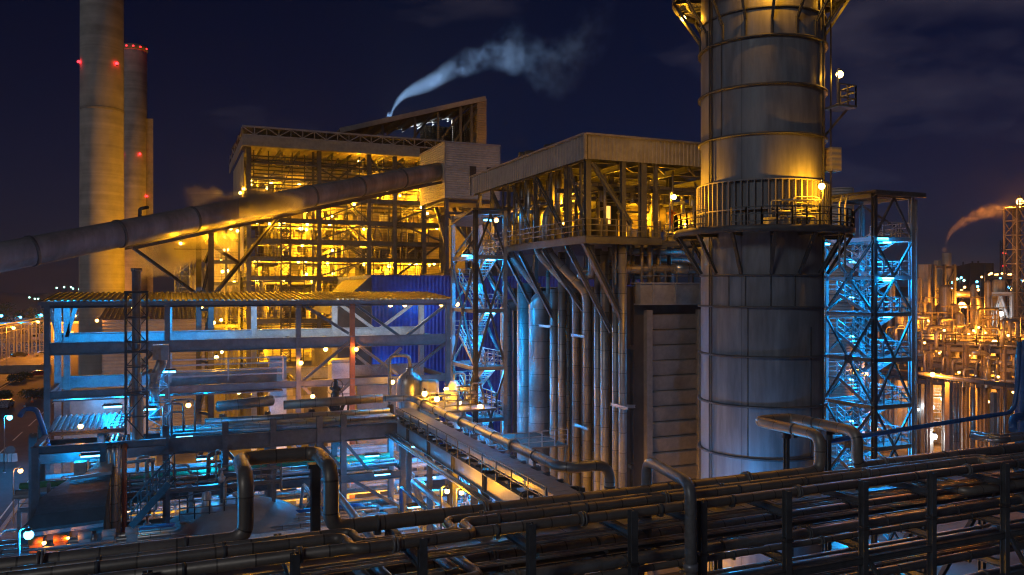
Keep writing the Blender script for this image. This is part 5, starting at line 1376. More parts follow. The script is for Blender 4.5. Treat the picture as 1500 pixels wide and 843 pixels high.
# yard wall, planter kerb, barriers, cones, sign
t = T('yard_wall', 'long low rendered wall between the yard road and the bushes', 'wall', at_z(20,545,0)); p, q = at_z(-60,548,0), at_z(75,546,0)
b = MB(); b.bar(p+V((0,0,.9)), q+V((0,0,.9)), .3, 1.8); b.build('wall_face', M['concrete_wall'], t); b = MB(); b.bar(p+V((0,0,1.85)), q+V((0,0,1.85)), .42, .1); b.build('coping', M['kerb'], t)
for k, u in enumerate((-3,3,9,15,21)):
    p = at_z(u, 676, 0); t = T('concrete_barrier', 'pale concrete barrier block, %s in the row on the yard pavement' % ORD[k], 'barrier', p, 'barrier blocks on the pavement')
    b = MB(); b.ext(p+V((-.26,-.1,0)), p+V((.26,.1,0)), [(-.3,0),(.3,0),(.2,.25),(.1,.9),(-.1,.9),(-.2,.25)]); b.build('block', M['kerb'], t)
    b = MB(); b.bar(p+V((0,0,.92)), p+V((0,0,.98)), .1); b.build('lifting_eye', M['dark_steel'], t)
for k, (u, v) in enumerate(((36,600),(47,590),(56,584),(33,606),(62,580))):
    p = at_z(u, v, 0); t = T('traffic_cone', 'red and white traffic cone, %s along the road line' % ORD[[1,2,3,0,4][k]], 'traffic cone', p, 'traffic cones by the road line')
    b = MB(); b.lathe(p.x,p.y,[(.32,.04),(.24,.04),(.06,1.0),(0,1.0)],12); b.build('cone', M['orange_paint'], t)
    b = MB(); b.lathe(p.x,p.y,[(.178,.4),(.13,.68)],12); b.build('reflective_band', M['white_paint'], t); b = MB(); b.box(p.x-.35,p.y-.35,0,p.x+.35,p.y+.35,.04); b.build('foot', M['rubber'], t)
p = at_z(15,676,0); t = T('road_sign', 'round dark road sign on a post by the barrier blocks', 'sign', p)
b = MB(); b.tube([p, p+V((0,0,1.5))], .05, 8); b.build('post', M['galvanised'], t); b = MB(); d = V((-p.x,-p.y,0)).normalized(); b.tube([p+V((0,0,1.3)), p+V((0,0,1.3))+d*.06], .5, 20); b.build('disc', M['casing'], t)
# substation & long store building
p = W(30, HZ, 230); t = T('substation', 'fenced electrical substation of thin lattice gantries in the yard', 'substation', (p.x,p.y,0))
b = MB()
for k in range(7):
    q = W(-5+k*11, HZ, 225+5*k); lattice(b, q.x-.6,q.y-.6,q.x+.6,q.y+.6,0,9.5,.16,1.8,.12)
b.build('gantry', M['galvanised'], t); b = MB()
a, c2 = W(-8,HZ,225), W(64,HZ,258)
for z in (7.2,8.8,9.6): b.bar((a.x,a.y,z),(c2.x,c2.y,z+1.2), .35)
b.build('bus_beam', M['galvanised'], t)
b = MB(); a, c2 = at_z(-10,508,0), at_z(62,497,0); rails(b, [a,c2], h=2.4, step=2.5, r=.05, n=5); b.build('fence', M['galvanised'], t)
for k, (u, v, w, d, h, D, lab, m) in enumerate(((22,HZ,34,16,6.5,300,'long pale roofed store behind the substation','clad_grey'),(112,HZ,14,10,9,250,'lit yard building glimpsed between the steel frame columns','boiler_wall'),(-30,HZ,40,14,7,330,'second pale store reaching past the view edge','clad_cream'))):
    p = W(u, v, D); t = T('store_building', lab, 'building', (p.x,p.y,0))
    b = MB(); b.box(p.x-w/2,p.y,0,p.x+w/2,p.y+d,h); b.build('wall', M[m], t)
    b = MB(); b.prism([(p.x-w/2-.5,p.y-.5),(p.x+w/2+.5,p.y-.5),(p.x+w/2+.5,p.y+d+.5),(p.x-w/2-.5,p.y+d+.5)], h+.002, h+.6); b.build('roof', M['white_paint'], t)
    b = MB()
    for i in range(6): x = p.x-w/2+w*(i+.3)/6; b.box(x,p.y-.06,h*.45,x+w*.06,p.y-.002,h*.75)
    b.build('window', M['glow_window' if k == 1 else 'glass'], t)

# ================================================================== REFINERY TO THE EAST
def vtank(name, label, u, wpx, v0, D, m, cat='vessel', dome=True, zb=0):
    c = W(u, HZ, D); r_ = wpx/2/FP*D; z = HC+(HZ-v0)/FP*D
    t = T(name, label, cat, (c.x,c.y,zb)); b = MB()
    b.lathe(c.x,c.y,[(r_,zb),(r_,z)]+([(r_*.9,z+r_*.25),(r_*.6,z+r_*.42),(0,z+r_*.5)] if dome else [(r_*.85,z),(r_*.85,z-.5)]), 28); b.build('shell', M[m], t)
    b = MB()
    for k in range(1,5): zz = zb+(z-zb)*k/5; b.lathe(c.x,c.y,[(r_,zz-.06),(r_+.08,zz),(r_,zz+.06)], 28)
    b.build('ring', M['steel'], t)
    return t, c, r_, z
DR = 112
vtank('process_silo', 'round cream silo just beyond the tall stair tower', 1352, 23, 388, DR, 'boiler_wall', 'silo', False)
vtank('exhaust_stack', 'slim steaming stack of the far refinery', 1387, 12, 371, DR+4, 'boiler_wall', 'stack', False)
vtank('exhaust_stack', 'shorter stack standing beside the steaming one', 1373.5, 10, 382, DR+6, 'boiler_wall', 'stack', False)
vtank('domed_vessel', 'squat domed vessel below the far refinery stacks', 1388, 33, 452, DR-4, 'jacket_riser')
vtank('domed_vessel', 'slim vessel inside the white lit frame of the far refinery', 1463, 17, 413, DR+8, 'boiler_wall')
vtank('round_stack', 'pale wide stack seen through the cyan stair tower', 1229, 40, 277, 86, 'clad_cream', 'stack', False)
vtank('process_column', 'tall grey column at the east edge of the far refinery', 1489, 11, 300, DR+30, 'steel', 'column', False)
t = T('stack_frame', 'steel frame bracing the far refinery stacks', 'steel frame', W(1383,500,DR)); b = MB()
p, q = W(1369,HZ,DR-1), W(1398,HZ,DR-1)
for a in (p,q,p.lerp(q,.5)): b.hb((a.x,a.y,0),(a.x,a.y,HC+(HZ-388)/FP*DR),.35)
for v in (392,425,450): z = HC+(HZ-v)/FP*DR; b.hb((p.x,p.y,z),(q.x,q.y,z),.35)
b.hb((p.x,p.y,17),(q.x,q.y,22.5),.25); b.build('frame', M['steel'], t)
t = T('white_lit_frame', 'square steel frame around the slim vessel, lit white', 'steel frame', W(1466,500,DR+8)); b = MB()
p, q = W(1450,HZ,DR+6), W(1482,HZ,DR+6)
for a in (p,q): b.hb((a.x,a.y,0),(a.x,a.y,HC+(HZ-431)/FP*DR),.4); 
b.hb((p.x,p.y,HC-.7),(q.x,q.y,HC-.7),.4,.6); b.hb((p.x,p.y,HC-6),(q.x,q.y,HC-6),.3); b.hb((p.x,p.y,14),(p.lerp(q,.5).x,p.lerp(q,.5).y,19),.25); b.hb((q.x,q.y,14),(p.lerp(q,.5).x,p.lerp(q,.5).y,19),.25)
b.build('frame', M['pale_steel'], t)
def wp(*l): return [W(*a) for a in l]
pipe('big orange lit pipe bent over in a square arch in the far refinery', wp((1394,431,DR),(1434,431,DR),(1434,478,DR)), .5, 'jacket', 2.0, None, 16)
pipe('fat horizontal pipe from the stair tower to the squat vessel', wp((1336,465,DR-6),(1379,465,DR-6)), .4, 'jacket', 0, None, 16)
pipe('long sloping lit pipe on brackets across the far refinery', wp((1338,546,86),(1410,556,84),(1485,566,82)), .26, 'jacket', 0, None, 14)
pipe('hairpin pipe dropping from the far refinery rack', wp((1421,517,88),(1447,517,88),(1447,568,88)), .28, 'jacket', .8, None, 12)
pipe('second hairpin pipe farther along the far refinery rack', wp((1461,531,88),(1478,531,88),(1478,558,88)), .25, 'jacket', .8, None, 12)
t = T('spherical_tank', 'white bullet tank end beside the cyan stair tower', 'tank', W(1354,505,96)); c = W(1354,505,96)
b = MB(); b.tube([c+V((1,4,0)), c, c+V((-.2,-.8,0)), c+V((-.3,-1.2,0))], [1.75,1.75,1.3,.3], 20); b.build('shell', M['white_paint'], t); b = MB(); b.hb(c+V((0,.5,-1.6)), V((c.x,c.y+.5,0)), .5); b.build('saddle', M['steel'], t)
# refinery pipe racks: levels of pipes with posts
rr = T('pipe_rack', 'busy orange lit pipe rack of the far refinery', 'pipe rack', W(1420,560,90)); rg = random.Random(52)
a0, a1 = W(1337,HZ,94), W(1560,HZ,84)
def al(s, off=0): p = a0.lerp(a1, s); return V((p.x, p.y+off, 0))
for k in range(9):
    for off in (0,5): p = al(k/8, off); b = MB(); b.hb((p.x,p.y,0),(p.x,p.y,13.6),.5,.5); b.build('post', M['panel'], rr)
for z in (9.4,11.4,13.4):
    b = MB()
    for off in (0,5): p, q = al(0,off), al(1,off); b.hb((p.x,p.y,z-.3),(q.x,q.y,z-.3),.3,.5)
    for k in range(17): p, q = al(k/16,0), al(k/16,5); b.hb((p.x,p.y,z),(q.x,q.y,z),.2,.25)
    b.build('beam', M['steel'], rr)
    b = MB()
    for k in range(7): off = .4+k*.7; p, q = al(0,off), al(1,off); rr_ = rg.uniform(.1,.28); b.tube([(p.x,p.y,z+.15+rr_),(q.x,q.y,z+.15+rr_)], rr_, 8)
    b.build('pipe_bank', M['jacket'], rr)
for k in range(26):
    p = al(rg.random(), rg.uniform(-.6,5)); z = rg.uniform(9,14); h = rg.uniform(1,3.2); d = rg.uniform(-2.5,2.5)
    b = MB(); b.tube([(p.x,p.y,z),(p.x,p.y,z+h),(p.x+d,p.y,z+h),(p.x+d,p.y,z+h-rg.uniform(.5,3))], rg.uniform(.1,.24), 8, .5); b.build('branch_pipe', M[rg.choice(['jacket','pipe_plain','galvanised'])], rr)
b = MB()
for k in range(3): p, q = al(0,-.3), al(1,-.3); rails(b, [(p.x,p.y,13.7),(q.x,q.y,13.7)], step=2, r=.05)
b.build('railing', M['rail'], rr)
# upper process deck crowded with vessels
up_ = T('process_deck', 'upper process deck crowded with orange lit vessels and pipes', 'platform', W(1420,490,104))
a0, a1 = W(1337,HZ,106), W(1560,HZ,96)
for z in (10,13.2):
    b = MB(); p, q = al(0,0), al(1,0); b.prism([(p.x,p.y),(q.x,q.y),(q.x,q.y+12),(p.x,p.y+12)], z-.15, z); b.build('deck', M['grating'], up_)
    b = MB(); rails(b, [(p.x,p.y,z),(q.x,q.y,z)], step=2, r=.045); b.build('railing', M['rail'], up_)
for k in range(22):
    p = al(rg.random(), rg.uniform(.5,6)); z = rg.choice([10,13.2]); b = MB(); L_ = rg.uniform(1,3); r_ = rg.uniform(.3,.9)
    if rg.random() < .5: b.tube([(p.x-L_/2-.3,p.y,z+r_+.3),(p.x-L_/2,p.y,z+r_+.3),(p.x+L_/2,p.y,z+r_+.3),(p.x+L_/2+.3,p.y,z+r_+.3)], [r_*.4,r_,r_,r_*.4], 12); b.box(p.x-.2,p.y-.2,z,p.x+.2,p.y+.2,z+r_)
    else: b.lathe(p.x,p.y,[(r_*.8,z),(r_*.8,z+L_),(r_*.4,z+L_+.4),(0,z+L_+.5)],12)
    b.build('vessel', M[rg.choice(['jacket','boiler_wall','galvanised','panel'])], up_)
for k in range(60):
    p = al(rg.random(), rg.uniform(0,4)); z = rg.uniform(9,14); h = rg.uniform(1.5,4); d = rg.uniform(-4,4)
    b = MB(); b.tube([(p.x,p.y,z),(p.x,p.y,z+h),(p.x+d,p.y,z+h),(p.x+d,p.y,z)], rg.uniform(.05,.16), 8, .6); b.build('process_pipe', M[rg.choice(['jacket_dark','pipe_plain','galvanised','steel'])], up_)
b = MB()
for k in range(26):
    p = al(rg.random(), rg.uniform(0,5)); z = rg.choice([10,13.2]); h = rg.uniform(2,6); b.hb((p.x,p.y,z),(p.x,p.y,z+h),.16); q = al(min(1,rg.random()), rg.uniform(0,5))
    d = rg.uniform(1,3); b.hb((p.x-d,p.y,z+h),(p.x+d,p.y,z+h),.14)
b.build('light_steelwork', M['panel'], up_)
for k in range(9):
    p = al(.06+.1*k, 7); b = MB(); h = rg.uniform(3,9); r_ = rg.uniform(.35,.8); b.lathe(p.x,p.y,[(r_,13.2),(r_,13.2+h),(r_*.5,13.6+h),(0,13.7+h)],14); b.build('vessel', M['jacket_riser'], up_)
# lit halls and columns below the rack
t = T('process_hall', 'grey panelled process hall with columns below the far rack', 'building', W(1430,600,100)); a0, a1 = W(1337,HZ,103), W(1540,HZ,96)
b = MB(); p, q = al(.42,0), al(1,0); b.prism([(p.x,p.y),(q.x,q.y),(q.x,q.y+6),(p.x,p.y+6)], 0, 9.0); b.build('wall', M['clad_grey'], t)
for k in range(7): s_ = .45+.08*k; p, q = al(s_,-.12), al(s_+.045,-.12); b = MB(); b.poly([(p.x,p.y,1.5),(q.x,q.y,1.5),(q.x,q.y,7.6),(p.x,p.y,7.6)]); b.build('panel', M['glass' if k % 2 else 'panel'], t)
b = MB(); p, q = al(0,3), al(.42,3); b.prism([(p.x,p.y),(q.x,q.y),(q.x,q.y+6),(p.x,p.y+6)], 0, 9.0); b.build('back_wall', M['boiler_wall'], t)
b = MB()
for z in (2.5,4.4,6.3): p, q = al(0,-2), al(.3,-2); rails(b, [(p.x,p.y,z),(q.x,q.y,z)], h=1.1, step=1.5, r=.05); b.prism([(p.x,p.y),(q.x,q.y),(q.x,q.y+2),(p.x,p.y+2)], z-.12, z)
b.build('gallery', M['galvanised'], t)
for k, (u, w, v0) in enumerate(((1390,8,560),(1399,5,560),(1404,4,560),(1425,7,555),(1455,7,575),(1462,4,570),(1471,4,566))):
    c = W(u, HZ, 84); b = MB(); z = HC+(HZ-v0)/FP*84
    if k in (0,4): b.box(c.x-w/30,c.y-w/30,0,c.x+w/30,c.y+w/30,z)
    else: b.tube([(c.x,c.y,0),(c.x,c.y,z)], w/2/FP*84, 12)
    one(b, 'column' if False else 'standpipe', ('square brown post','slim pipe close beside the square post','thinnest standpipe between post and thick pipe','thick standpipe with a flange','broad brown post','slim pale standpipe','last slim standpipe')[k]+' below the far refinery rack', 'standpipe', M['panel' if k in (0,4) else 'jacket'], (c.x,c.y,0), 'standpipes below the far rack')
# lattice tower with the orange lamp, comms mast, dark block, crowned tower
c = W(1487, HZ, 120); t = T('lattice_tower', 'lattice tower with an orange lamp on top at the east edge', 'tower', (c.x,c.y,0))
b = MB(); lattice(b, c.x-1.0,c.y-1.0,c.x+1.0,c.y+1.0,0,HC+(HZ-303)/FP*120,.22,2.2,.14); b.build('lattice', M['panel'], t)
b = MB(); z = HC+(HZ-306)/FP*120; b.box(c.x-1.6,c.y-1.6,z-.1,c.x+1.6,c.y+1.6,z); rails(b, [(c.x-1.6,c.y-1.6,z),(c.x+1.6,c.y-1.6,z)], step=.8, r=.05); b.build('top_platform', M['rail'], t)
c = W(1470, HZ, 620); t = T('radio_mast', 'thin far radio mast with red warning lights', 'mast', (c.x,c.y,0))
b = MB(); lattice(b, c.x-1.6,c.y-1.6,c.x+1.6,c.y+1.6,0,HC+(HZ-352)/FP*620,.5,6,.35); b.build('lattice', M['dark_steel'], t)
for k, v in enumerate((371,390)): 
    for o in (-1.3,1.3): b = MB(); z = HC+(HZ-v)/FP*620; b.sph((c.x+o,c.y-1,z), .75, 8, 5); b.build('warning_light', M['glow_red'], t)
p, q = W(1404,HZ,560), W(1438,HZ,560); t = T('dark_block', 'unlit dark industrial block on the eastern skyline', 'building', (p.x,p.y,0))
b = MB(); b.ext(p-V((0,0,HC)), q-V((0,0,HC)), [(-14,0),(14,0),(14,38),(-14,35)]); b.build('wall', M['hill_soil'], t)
b = MB(); e = p.lerp(q,.05)
for s_, h in ((.2,37.5),(.6,37.8),(.85,38)): e = p.lerp(q,s_); b.bar((e.x,e.y,30),(e.x,e.y,h+2), .8)
b.build('roof_post', M['hill_soil'], t)
c = W(1467, HZ, 330); t = T('crowned_tower', 'far broad tower crowned with a ring of orange lamps', 'tower', (c.x,c.y,0))
b = MB(); b.lathe(c.x,c.y,[(3.2,0),(3.2,23.4),(4.4,24),(4.4,24.6),(0,24.8)], 24); b.build('shell', M['casing'], t); b = MB(); rails(b, [V((c.x+math.cos(a)*4.3,c.y+math.sin(a)*4.3,24.6)) for a in [i*math.pi/8 for i in range(17)]], r=.08); b.build('railing', M['rail'], t)
for k in range(11):
    a = k*2*math.pi/11; b = MB(); b.sph((c.x+math.cos(a)*4.4, c.y+math.sin(a)*4.4, 26.1+.5*(k%2)), .42, 8, 5); b.build('crown_lamp', M['glow_amber'], t)
for k, D in enumerate((300,380)):
    c = W((1443,1452)[k], HZ, D); t = T('slender_mast', ('shorter','taller')[k]+' slender mast on the eastern skyline', 'mast', (c.x,c.y,0)); b = MB(); b.tube([(c.x,c.y,0),(c.x,c.y,HC+(HZ-(388,386)[k])/FP*D)], [.5,.2], 6); b.build('pole', M['dark_steel'], t)
    b = MB(); z = HC+(HZ-396)/FP*D; b.bar((c.x-.9,c.y,z),(c.x+.9,c.y,z),.2); b.build('cross_arm', M['dark_steel'], t)
# ================================================================== LAMPS
FLN = ['fifth lit floor','fourth lit floor','third lit floor','second lit floor','first lit floor']
rows = [
 ('under the top roof', [(352,283),(357,277),(367,270),(367,264),(391,276),(397,269),(438,271),(526,237),(539,235)]),
 ('just above the sloping conveyor', [(562,285),(567,281),(578,276),(586,287),(620,280),(632,274)]),
 ('just below the sloping conveyor', [(433,306),(449,310),(475,303),(486,317),(519,300),(617,304),(626,313)]),
 ('on the highest full floor', [(376,326),(410,329),(416,326),(441,335),(450,329),(449,337),(483,330),(519,328),(533,336),(640,335)]),
 ('on the second highest full floor', [(377,354),(419,354),(443,360),(457,355),(489,357),(487,367),(519,355),(536,356)]),
 ('on the third highest full floor', [(366,381),(373,381),(380,381),(411,381),(415,380),(437,384),(448,383),(480,387),(520,381),(533,388),(570,390),(600,389),(609,387),(629,389),(636,387)]),
 ('just over the gallery roof', [(376,411),(415,411),(449,402),(457,413),(488,401),(519,411),(527,414),(560,411)]),
 ('low behind the gallery frame', [(342,486),(368,459),(441,532),(477,513),(325,516),(324,469),(420,470),(395,505),(470,452),(520,470)])]
PB = 1600.0
for nm, pts in rows:
    for k, (u, v) in enumerate(pts):
        y = 111.2 if (k*7+u) % 3 else 113.6
        if 'top roof' in nm: y = 113.0
        p = at_y(u, v, y)
        big = (u*13+v) % 4 == 0
        globe_lamp(p, 'sodium', PB*(1.5 if big else .8)*(.4 if 'top roof' in nm else 1), 'boiler house lamp %s, %s from the west corner' % (nm, ORD[k]), 'lamps of the boiler house', .28 if big else .2)
for k, (u, v) in enumerate([(324,330),(338,335),(330,348),(329,367),(333,366),(324,383),(326,398),(333,397),(330,415),(343,414)]):
    globe_lamp(at_y(u,v,117.5), 'sodium', 500, 'yellow lamp on the boiler house annexe, %s down the stack of floors' % ORD[k], 'lamps of the boiler house annexe', .22)
# under the frame and around
for k, (u, v, y, c, pw, lab) in enumerate([
 (313,473,90,'sodium',260,'yellow lamp beside the brown shed end, seen under the gallery roof'),
 (295,450,100,'sodium',200,'yellow lamp on the brown shed eaves below the gallery roof'),
 (195,450,96,'sodium',160,'small yellow lamp behind the vent stack lattice'),
 (142,470,104,'amber',1200,'big flaring amber lamp in front of the brown shed'),
 (317,524,78,'sodium',240,'yellow lamp hanging in the gallery frame above the middle deck railings'),
 (276,594,66,'amber',200,'amber lamp low behind the gooseneck pipes'),
 (522,512,71.6,'amber',260,'amber lamp fixed to the rusty gallery column'),
 (477,512,77,'sodium',380,'long yellow lamp under the gallery upper deck'),
 (441,532,71.5,'amber',200,'amber lamp fixed to the third gallery column'),
 (458,581,70,'amber',220,'pinkish amber lamp low in the gallery brace'),
 (512,588,68,'amber',160,'small amber lamp low beside the rusty gallery column'),
 (408,543,90,'sodium',1800,'yellow lamp in the lower hall behind the ducts'),
 (350,575,84,'sodium',1500,'yellow lamp deep under the middle deck'),
 (290,570,84,'sodium',1300,'yellow lamp deep under the deck by the gooseneck pipes'),
 (560,520,96,'sodium',1800,'yellow lamp behind the equipment house'),
 (575,560,70,'sodium',300,'yellow lamp lighting the foot of the gallery braces'),
 (572,447,72.4,'sodium',160,'first of the caged lamps under the gallery roof over the blue hall'),
 (593,447,72.4,'sodium',160,'second of the caged lamps under the gallery roof over the blue hall'),
 (646,446,72.4,'sodium',120,'last caged lamp under the gallery roof by the slim stair tower'),
 (670,446,66,'amber',120,'amber lamp on the far side of the slim stair tower'),
 (640,585,53.2,'sodium',260,'yellow lamp in front of the cream storage drum'),
 (622,577,54,'sodium',200,'yellow lamp between the domed vessel and the storage drum'),
 (654,571,57,'sodium',160,'yellow lamp above the white drum'),
 (703,596,54,'amber',140,'orange lamp by the foot of the slim stair tower'),
 (672,590,55,'sodium',140,'yellow lamp over the valve skid')]):
    globe_lamp(at_y(u,v,y), c, pw, lab, None, .2)
for k, (u, v, y, c, pw) in enumerate([(655,720,36,'sodium',150),(676,722,38,'sodium',100),]):
    p = at_y(u,v,y); post_lamp(p, max(1.5,p.z-.1), c, pw*3, 'yellow post lamp down in the pit between the racks, %s' % ('brightest, beside the cross rack','half behind a cross rack post')[k], 'post lamps in the pit', .12, .3)
for k, (u, v, y, c, pw) in enumerate([(598,655,53.2,'blue',750),(545,668,52.6,'blue',500),(450,640,56,'blue',800),(350,655,55.6,'blue',650),(560,695,47.8,'blue',420),(610,742,42,'blue',220),(300,672,53,'blue',600)]):
    tube_lamp(at_y(u,v,y), 'x', c, pw, 'cyan strip lamp under the middle rack, %s' % ('highest by the tray corner','above the pale brace','behind the long beam','over the green pipes','low above the walkway','small at the pit floor','behind the gooseneck pipes')[k], 'cyan strip lamps in the pit')
for k, (x, y) in enumerate(((4,41.2),(8.6,45.2),(10,36.4),(5.6,36.6),(14.8,37.2),(18.4,44),(14.8,46),(19.6,38.4),(-1,46),(16.6,33.6))):  # low lamps added out of sight to light the pit floor yellow
    globe_lamp(V((x,y,2.4)), 'sodium', 3600 if x < 15 else 500, 'added yellow lamp near the ground of the pit, %s' % ('under the middle walkway','beneath the upper pipes','by the low pumps','behind the dome tank','under the cross rack','at the riser feet','where the racks meet','by the piped boiler foot','under the pipe maze','below the tray end')[k], 'added low lamps in the pit', .12, shade=True)
for k, (x, z, c) in enumerate(((-6,5.6,'blue'),(-1,2.2,'sodium'),(3,5.5,'blue'),(6.5,2.2,'sodium'),(9.5,5.6,'blue'),(12,2.4,'sodium'),(16,2.4,'sodium'),(18.5,5.4,'blue'),(10,1.6,'sodium'))):  # lamps added to fill the maze with yellow and cyan light
    globe_lamp(V((x,59.0 if k % 2 else 64,z)), c, 1500 if c == 'blue' else 6500, 'added %s lamp in the low pipe maze behind the middle rack, %s from the west' % ('cyan' if c == 'blue' else 'yellow', ORD[k]), 'added lamps in the low pipe maze', .13, shade=True)
# gallery frame: blue-white strips under roof and decks
for k, u in enumerate((120,180,240,300,360,415)):
    p = at_y(u, 500, 76); tube_lamp(V((p.x,76.2,18.78)), 'x', 'blue' if k < 4 else 'white', 1100 if k < 4 else 200, 'strip lamp under the gallery roof, %s from the west end' % ORD[k], 'strip lamps under the gallery roof')
    if k < 5: tube_lamp(V((p.x,73.1,15.25)), 'x', 'blue' if k < 4 else 'white', 1100 if k < 4 else 420, 'strip lamp under the gallery upper deck, %s from the west end' % ORD[k], 'strip lamps under the upper deck')
    if k < 4: tube_lamp(V((p.x,73.1,11.45)), 'x', 'blue', 1000, 'strip lamp under the gallery middle deck, %s from the west end' % ORD[k], 'strip lamps under the middle deck')
for k, u in enumerate((480,540,600,640)):
    p = at_y(u, 500, 76); tube_lamp(V((p.x,76.2,18.78)), 'x', 'white', 220, 'white strip lamp over the braced gallery bays, %s towards the stair tower' % ORD[k], 'white strip lamps over the braced bays')
    tube_lamp(V((p.x,73.1,15.25)), 'x', 'blue' if k > 1 else 'white', 600, 'strip lamp under the braced gallery deck, %s towards the stair tower' % ORD[k], 'strip lamps in the braced bays')
for k, x in enumerate((28,31.5,34.5)): globe_lamp(V((x-9,86,4+7*k)), 'blue', 300, 'blue floodlight on the blue hall, %s up the wall' % ('lowest','middle','topmost')[k], 'blue floods on the blue hall', .2, 'floodlight', 'floodlight')
tube_lamp(V((xa(150,86),86.4,9.4)), 'x', 'blue', 700, 'blue strip lamp washing the low weathered wall', None)
# west end blue lamps
for k, (u, v, y, pw) in enumerate(((110,655,50.6,550),(133,668,47.6,60),(245,545,53.5,550),(216,600,52,350),(165,596,53.4,700),(270,640,52.5,60))):
    tube_lamp(at_y(u,v,y), 'x', 'blue', pw, 'cyan strip lamp at the west rack end, %s' % ('inside the portal','over the shelter','above the intake duct','by the vent stack foot','over the ribbed canopy','under the gooseneck pipes')[k], 'cyan lamps at the west end')
globe_lamp(at_y(118,625,49.9), 'amber', 70, 'orange lamp over the railed landing in the portal', None, .14)
globe_lamp(V((xa(100,40),39.9,9.0)), 'amber', 14, 'orange lamp under the shelter pipework', None, .07)
globe_lamp(V((xa(66,40),39.7,8.95)), 'amber', 22, 'orange lamp among the pumps of the shelter', None, .09)
p = at_y(42,784,33.0); post_lamp(p, p.z, 'blue', 900, 'dazzling blue white floodlight at the near rack by the dark shelter', None, .17, .3, cat='floodlight', name='floodlight')
# stair tower strip lamps
for k, (u, v, x) in enumerate(((684,375,20.75),(716,323,22.4))):
    tube_lamp(at_x(u,v,x), 'x', 'blue', 240, 'bright strip lamp of the slim stair tower, %s' % ('upper on its outer side','topmost under the sloping roof')[k], 'strip lamps of the slim stair tower', .8)
for k, (u, v, D) in enumerate(((1293,350,57.3),(1301,408,57.3),(1207,358,57))):
    tube_lamp(W(u,v,D), 'x', 'blue', 800, 'bright strip lamp of the tall stair tower, %s' % ('topmost','second down, by the corner post','at the stack platform')[k], 'strip lamps of the tall stair tower', 1.0)
for lab, ps in TOWER_LAMPS.items():
    nm = 'slim' if 'slim' in lab else 'tall'
    for k, p in enumerate(ps):
        tube_lamp(p, 'x', 'blue', 950 if nm == 'tall' else 1050, 'strip lamp under the %s stair landing of the %s stair tower' % (ORD[k], nm), 'strip lamps of the %s stair tower' % nm, .7)
globe_lamp(W(1270,548,62), 'amber', 260, 'orange lamp shining through the tall stair tower', None, .2)
globe_lamp(W(1283,629,62), 'amber', 120, 'small orange lamp low behind the tall stair tower', None, .16)
# exhaust stack and piped boiler lamps
p = sp(83,SR+.75,31.75); post_lamp(p, 1.7, 'sodium', 130, 'flaring yellow lamp on the exhaust stack balcony', None, .2, .15)
p = sp(40,4.6,25.3); post_lamp(p, p.z-23.14, 'sodium', 600, 'yellow post lamp on the exhaust stack platform', None, .17, .3, (-.8,-.6))
p = at_y(987,289,37.6); post_lamp(p, p.z-23.14, 'sodium', 800, 'yellow post lamp on the piped boiler platform by the bridge', None, .15, .25)
for k, (u, v, y, pw) in enumerate(((835,296,50,520),(835,309,52,260),(825,326,54,300),(868,310,47.5,420),(800,322,57,260),(750,335,60,420),(905,300,52,420),(940,322,47,500),(960,300,54,420),(1005,330,47,420))):
    globe_lamp(at_y(u,v,y), 'sodium', pw*1.7, 'yellow lamp on the piped boiler deck, %s' % ('brightest by the corner column','just under the brightest one','low between the pipes','beside the dark cabin','behind the vent risers','at the far end','high over the drum','by the valve stand','deep under the canopy','near the bridge')[k], 'lamps on the piped boiler deck', .15)
p = at_x(727,323,24.6); globe_lamp(p, 'amber', 220, 'orange lamp beside the topmost cyan strip of the slim stair tower', None, .2)
for a, lab, pw_ in ((8,'middle',330),(-100,'west',150),(84,'east',110)):
    q = sp(a, 4.5, 36.1); globe_lamp(q, 'sodium', pw_, 'yellow lamp under the high stack platform, %s side' % lab, 'lamps under the high stack platform', .16)
t = post_lamp(V((24.6,31.4,9.0)), 9.0, 'blue', 750, 'hidden blue lamp added behind the near rack to tint the exhaust stack', None, .14)  # added out of view to throw a blue patch on the stack
globe_lamp(V((38,51,21.6)), 'sodium', 120, 'dim yellow lamp among the header pipes of the piped boiler', None, .12)
globe_lamp(at_y(960,380,48.5), 'sodium', 60, 'dim yellow lamp under the platform of the piped boiler', None, .1)
# sodium post lamps standing in the aisle between near rack and piped boiler
for k, (x, y, z, pw) in enumerate(((21.5,33.5,9.6,160),(36,29.8,9.0,50),(22.5,41,7,70))):
    post_lamp(V((x,y,z)), z, 'sodium', pw, 'yellow aisle lamp behind the near rack, %s' % ('at the tray end','at the exhaust stack foot','at the riser pipe feet')[k], 'aisle lamps behind the near rack', .14)
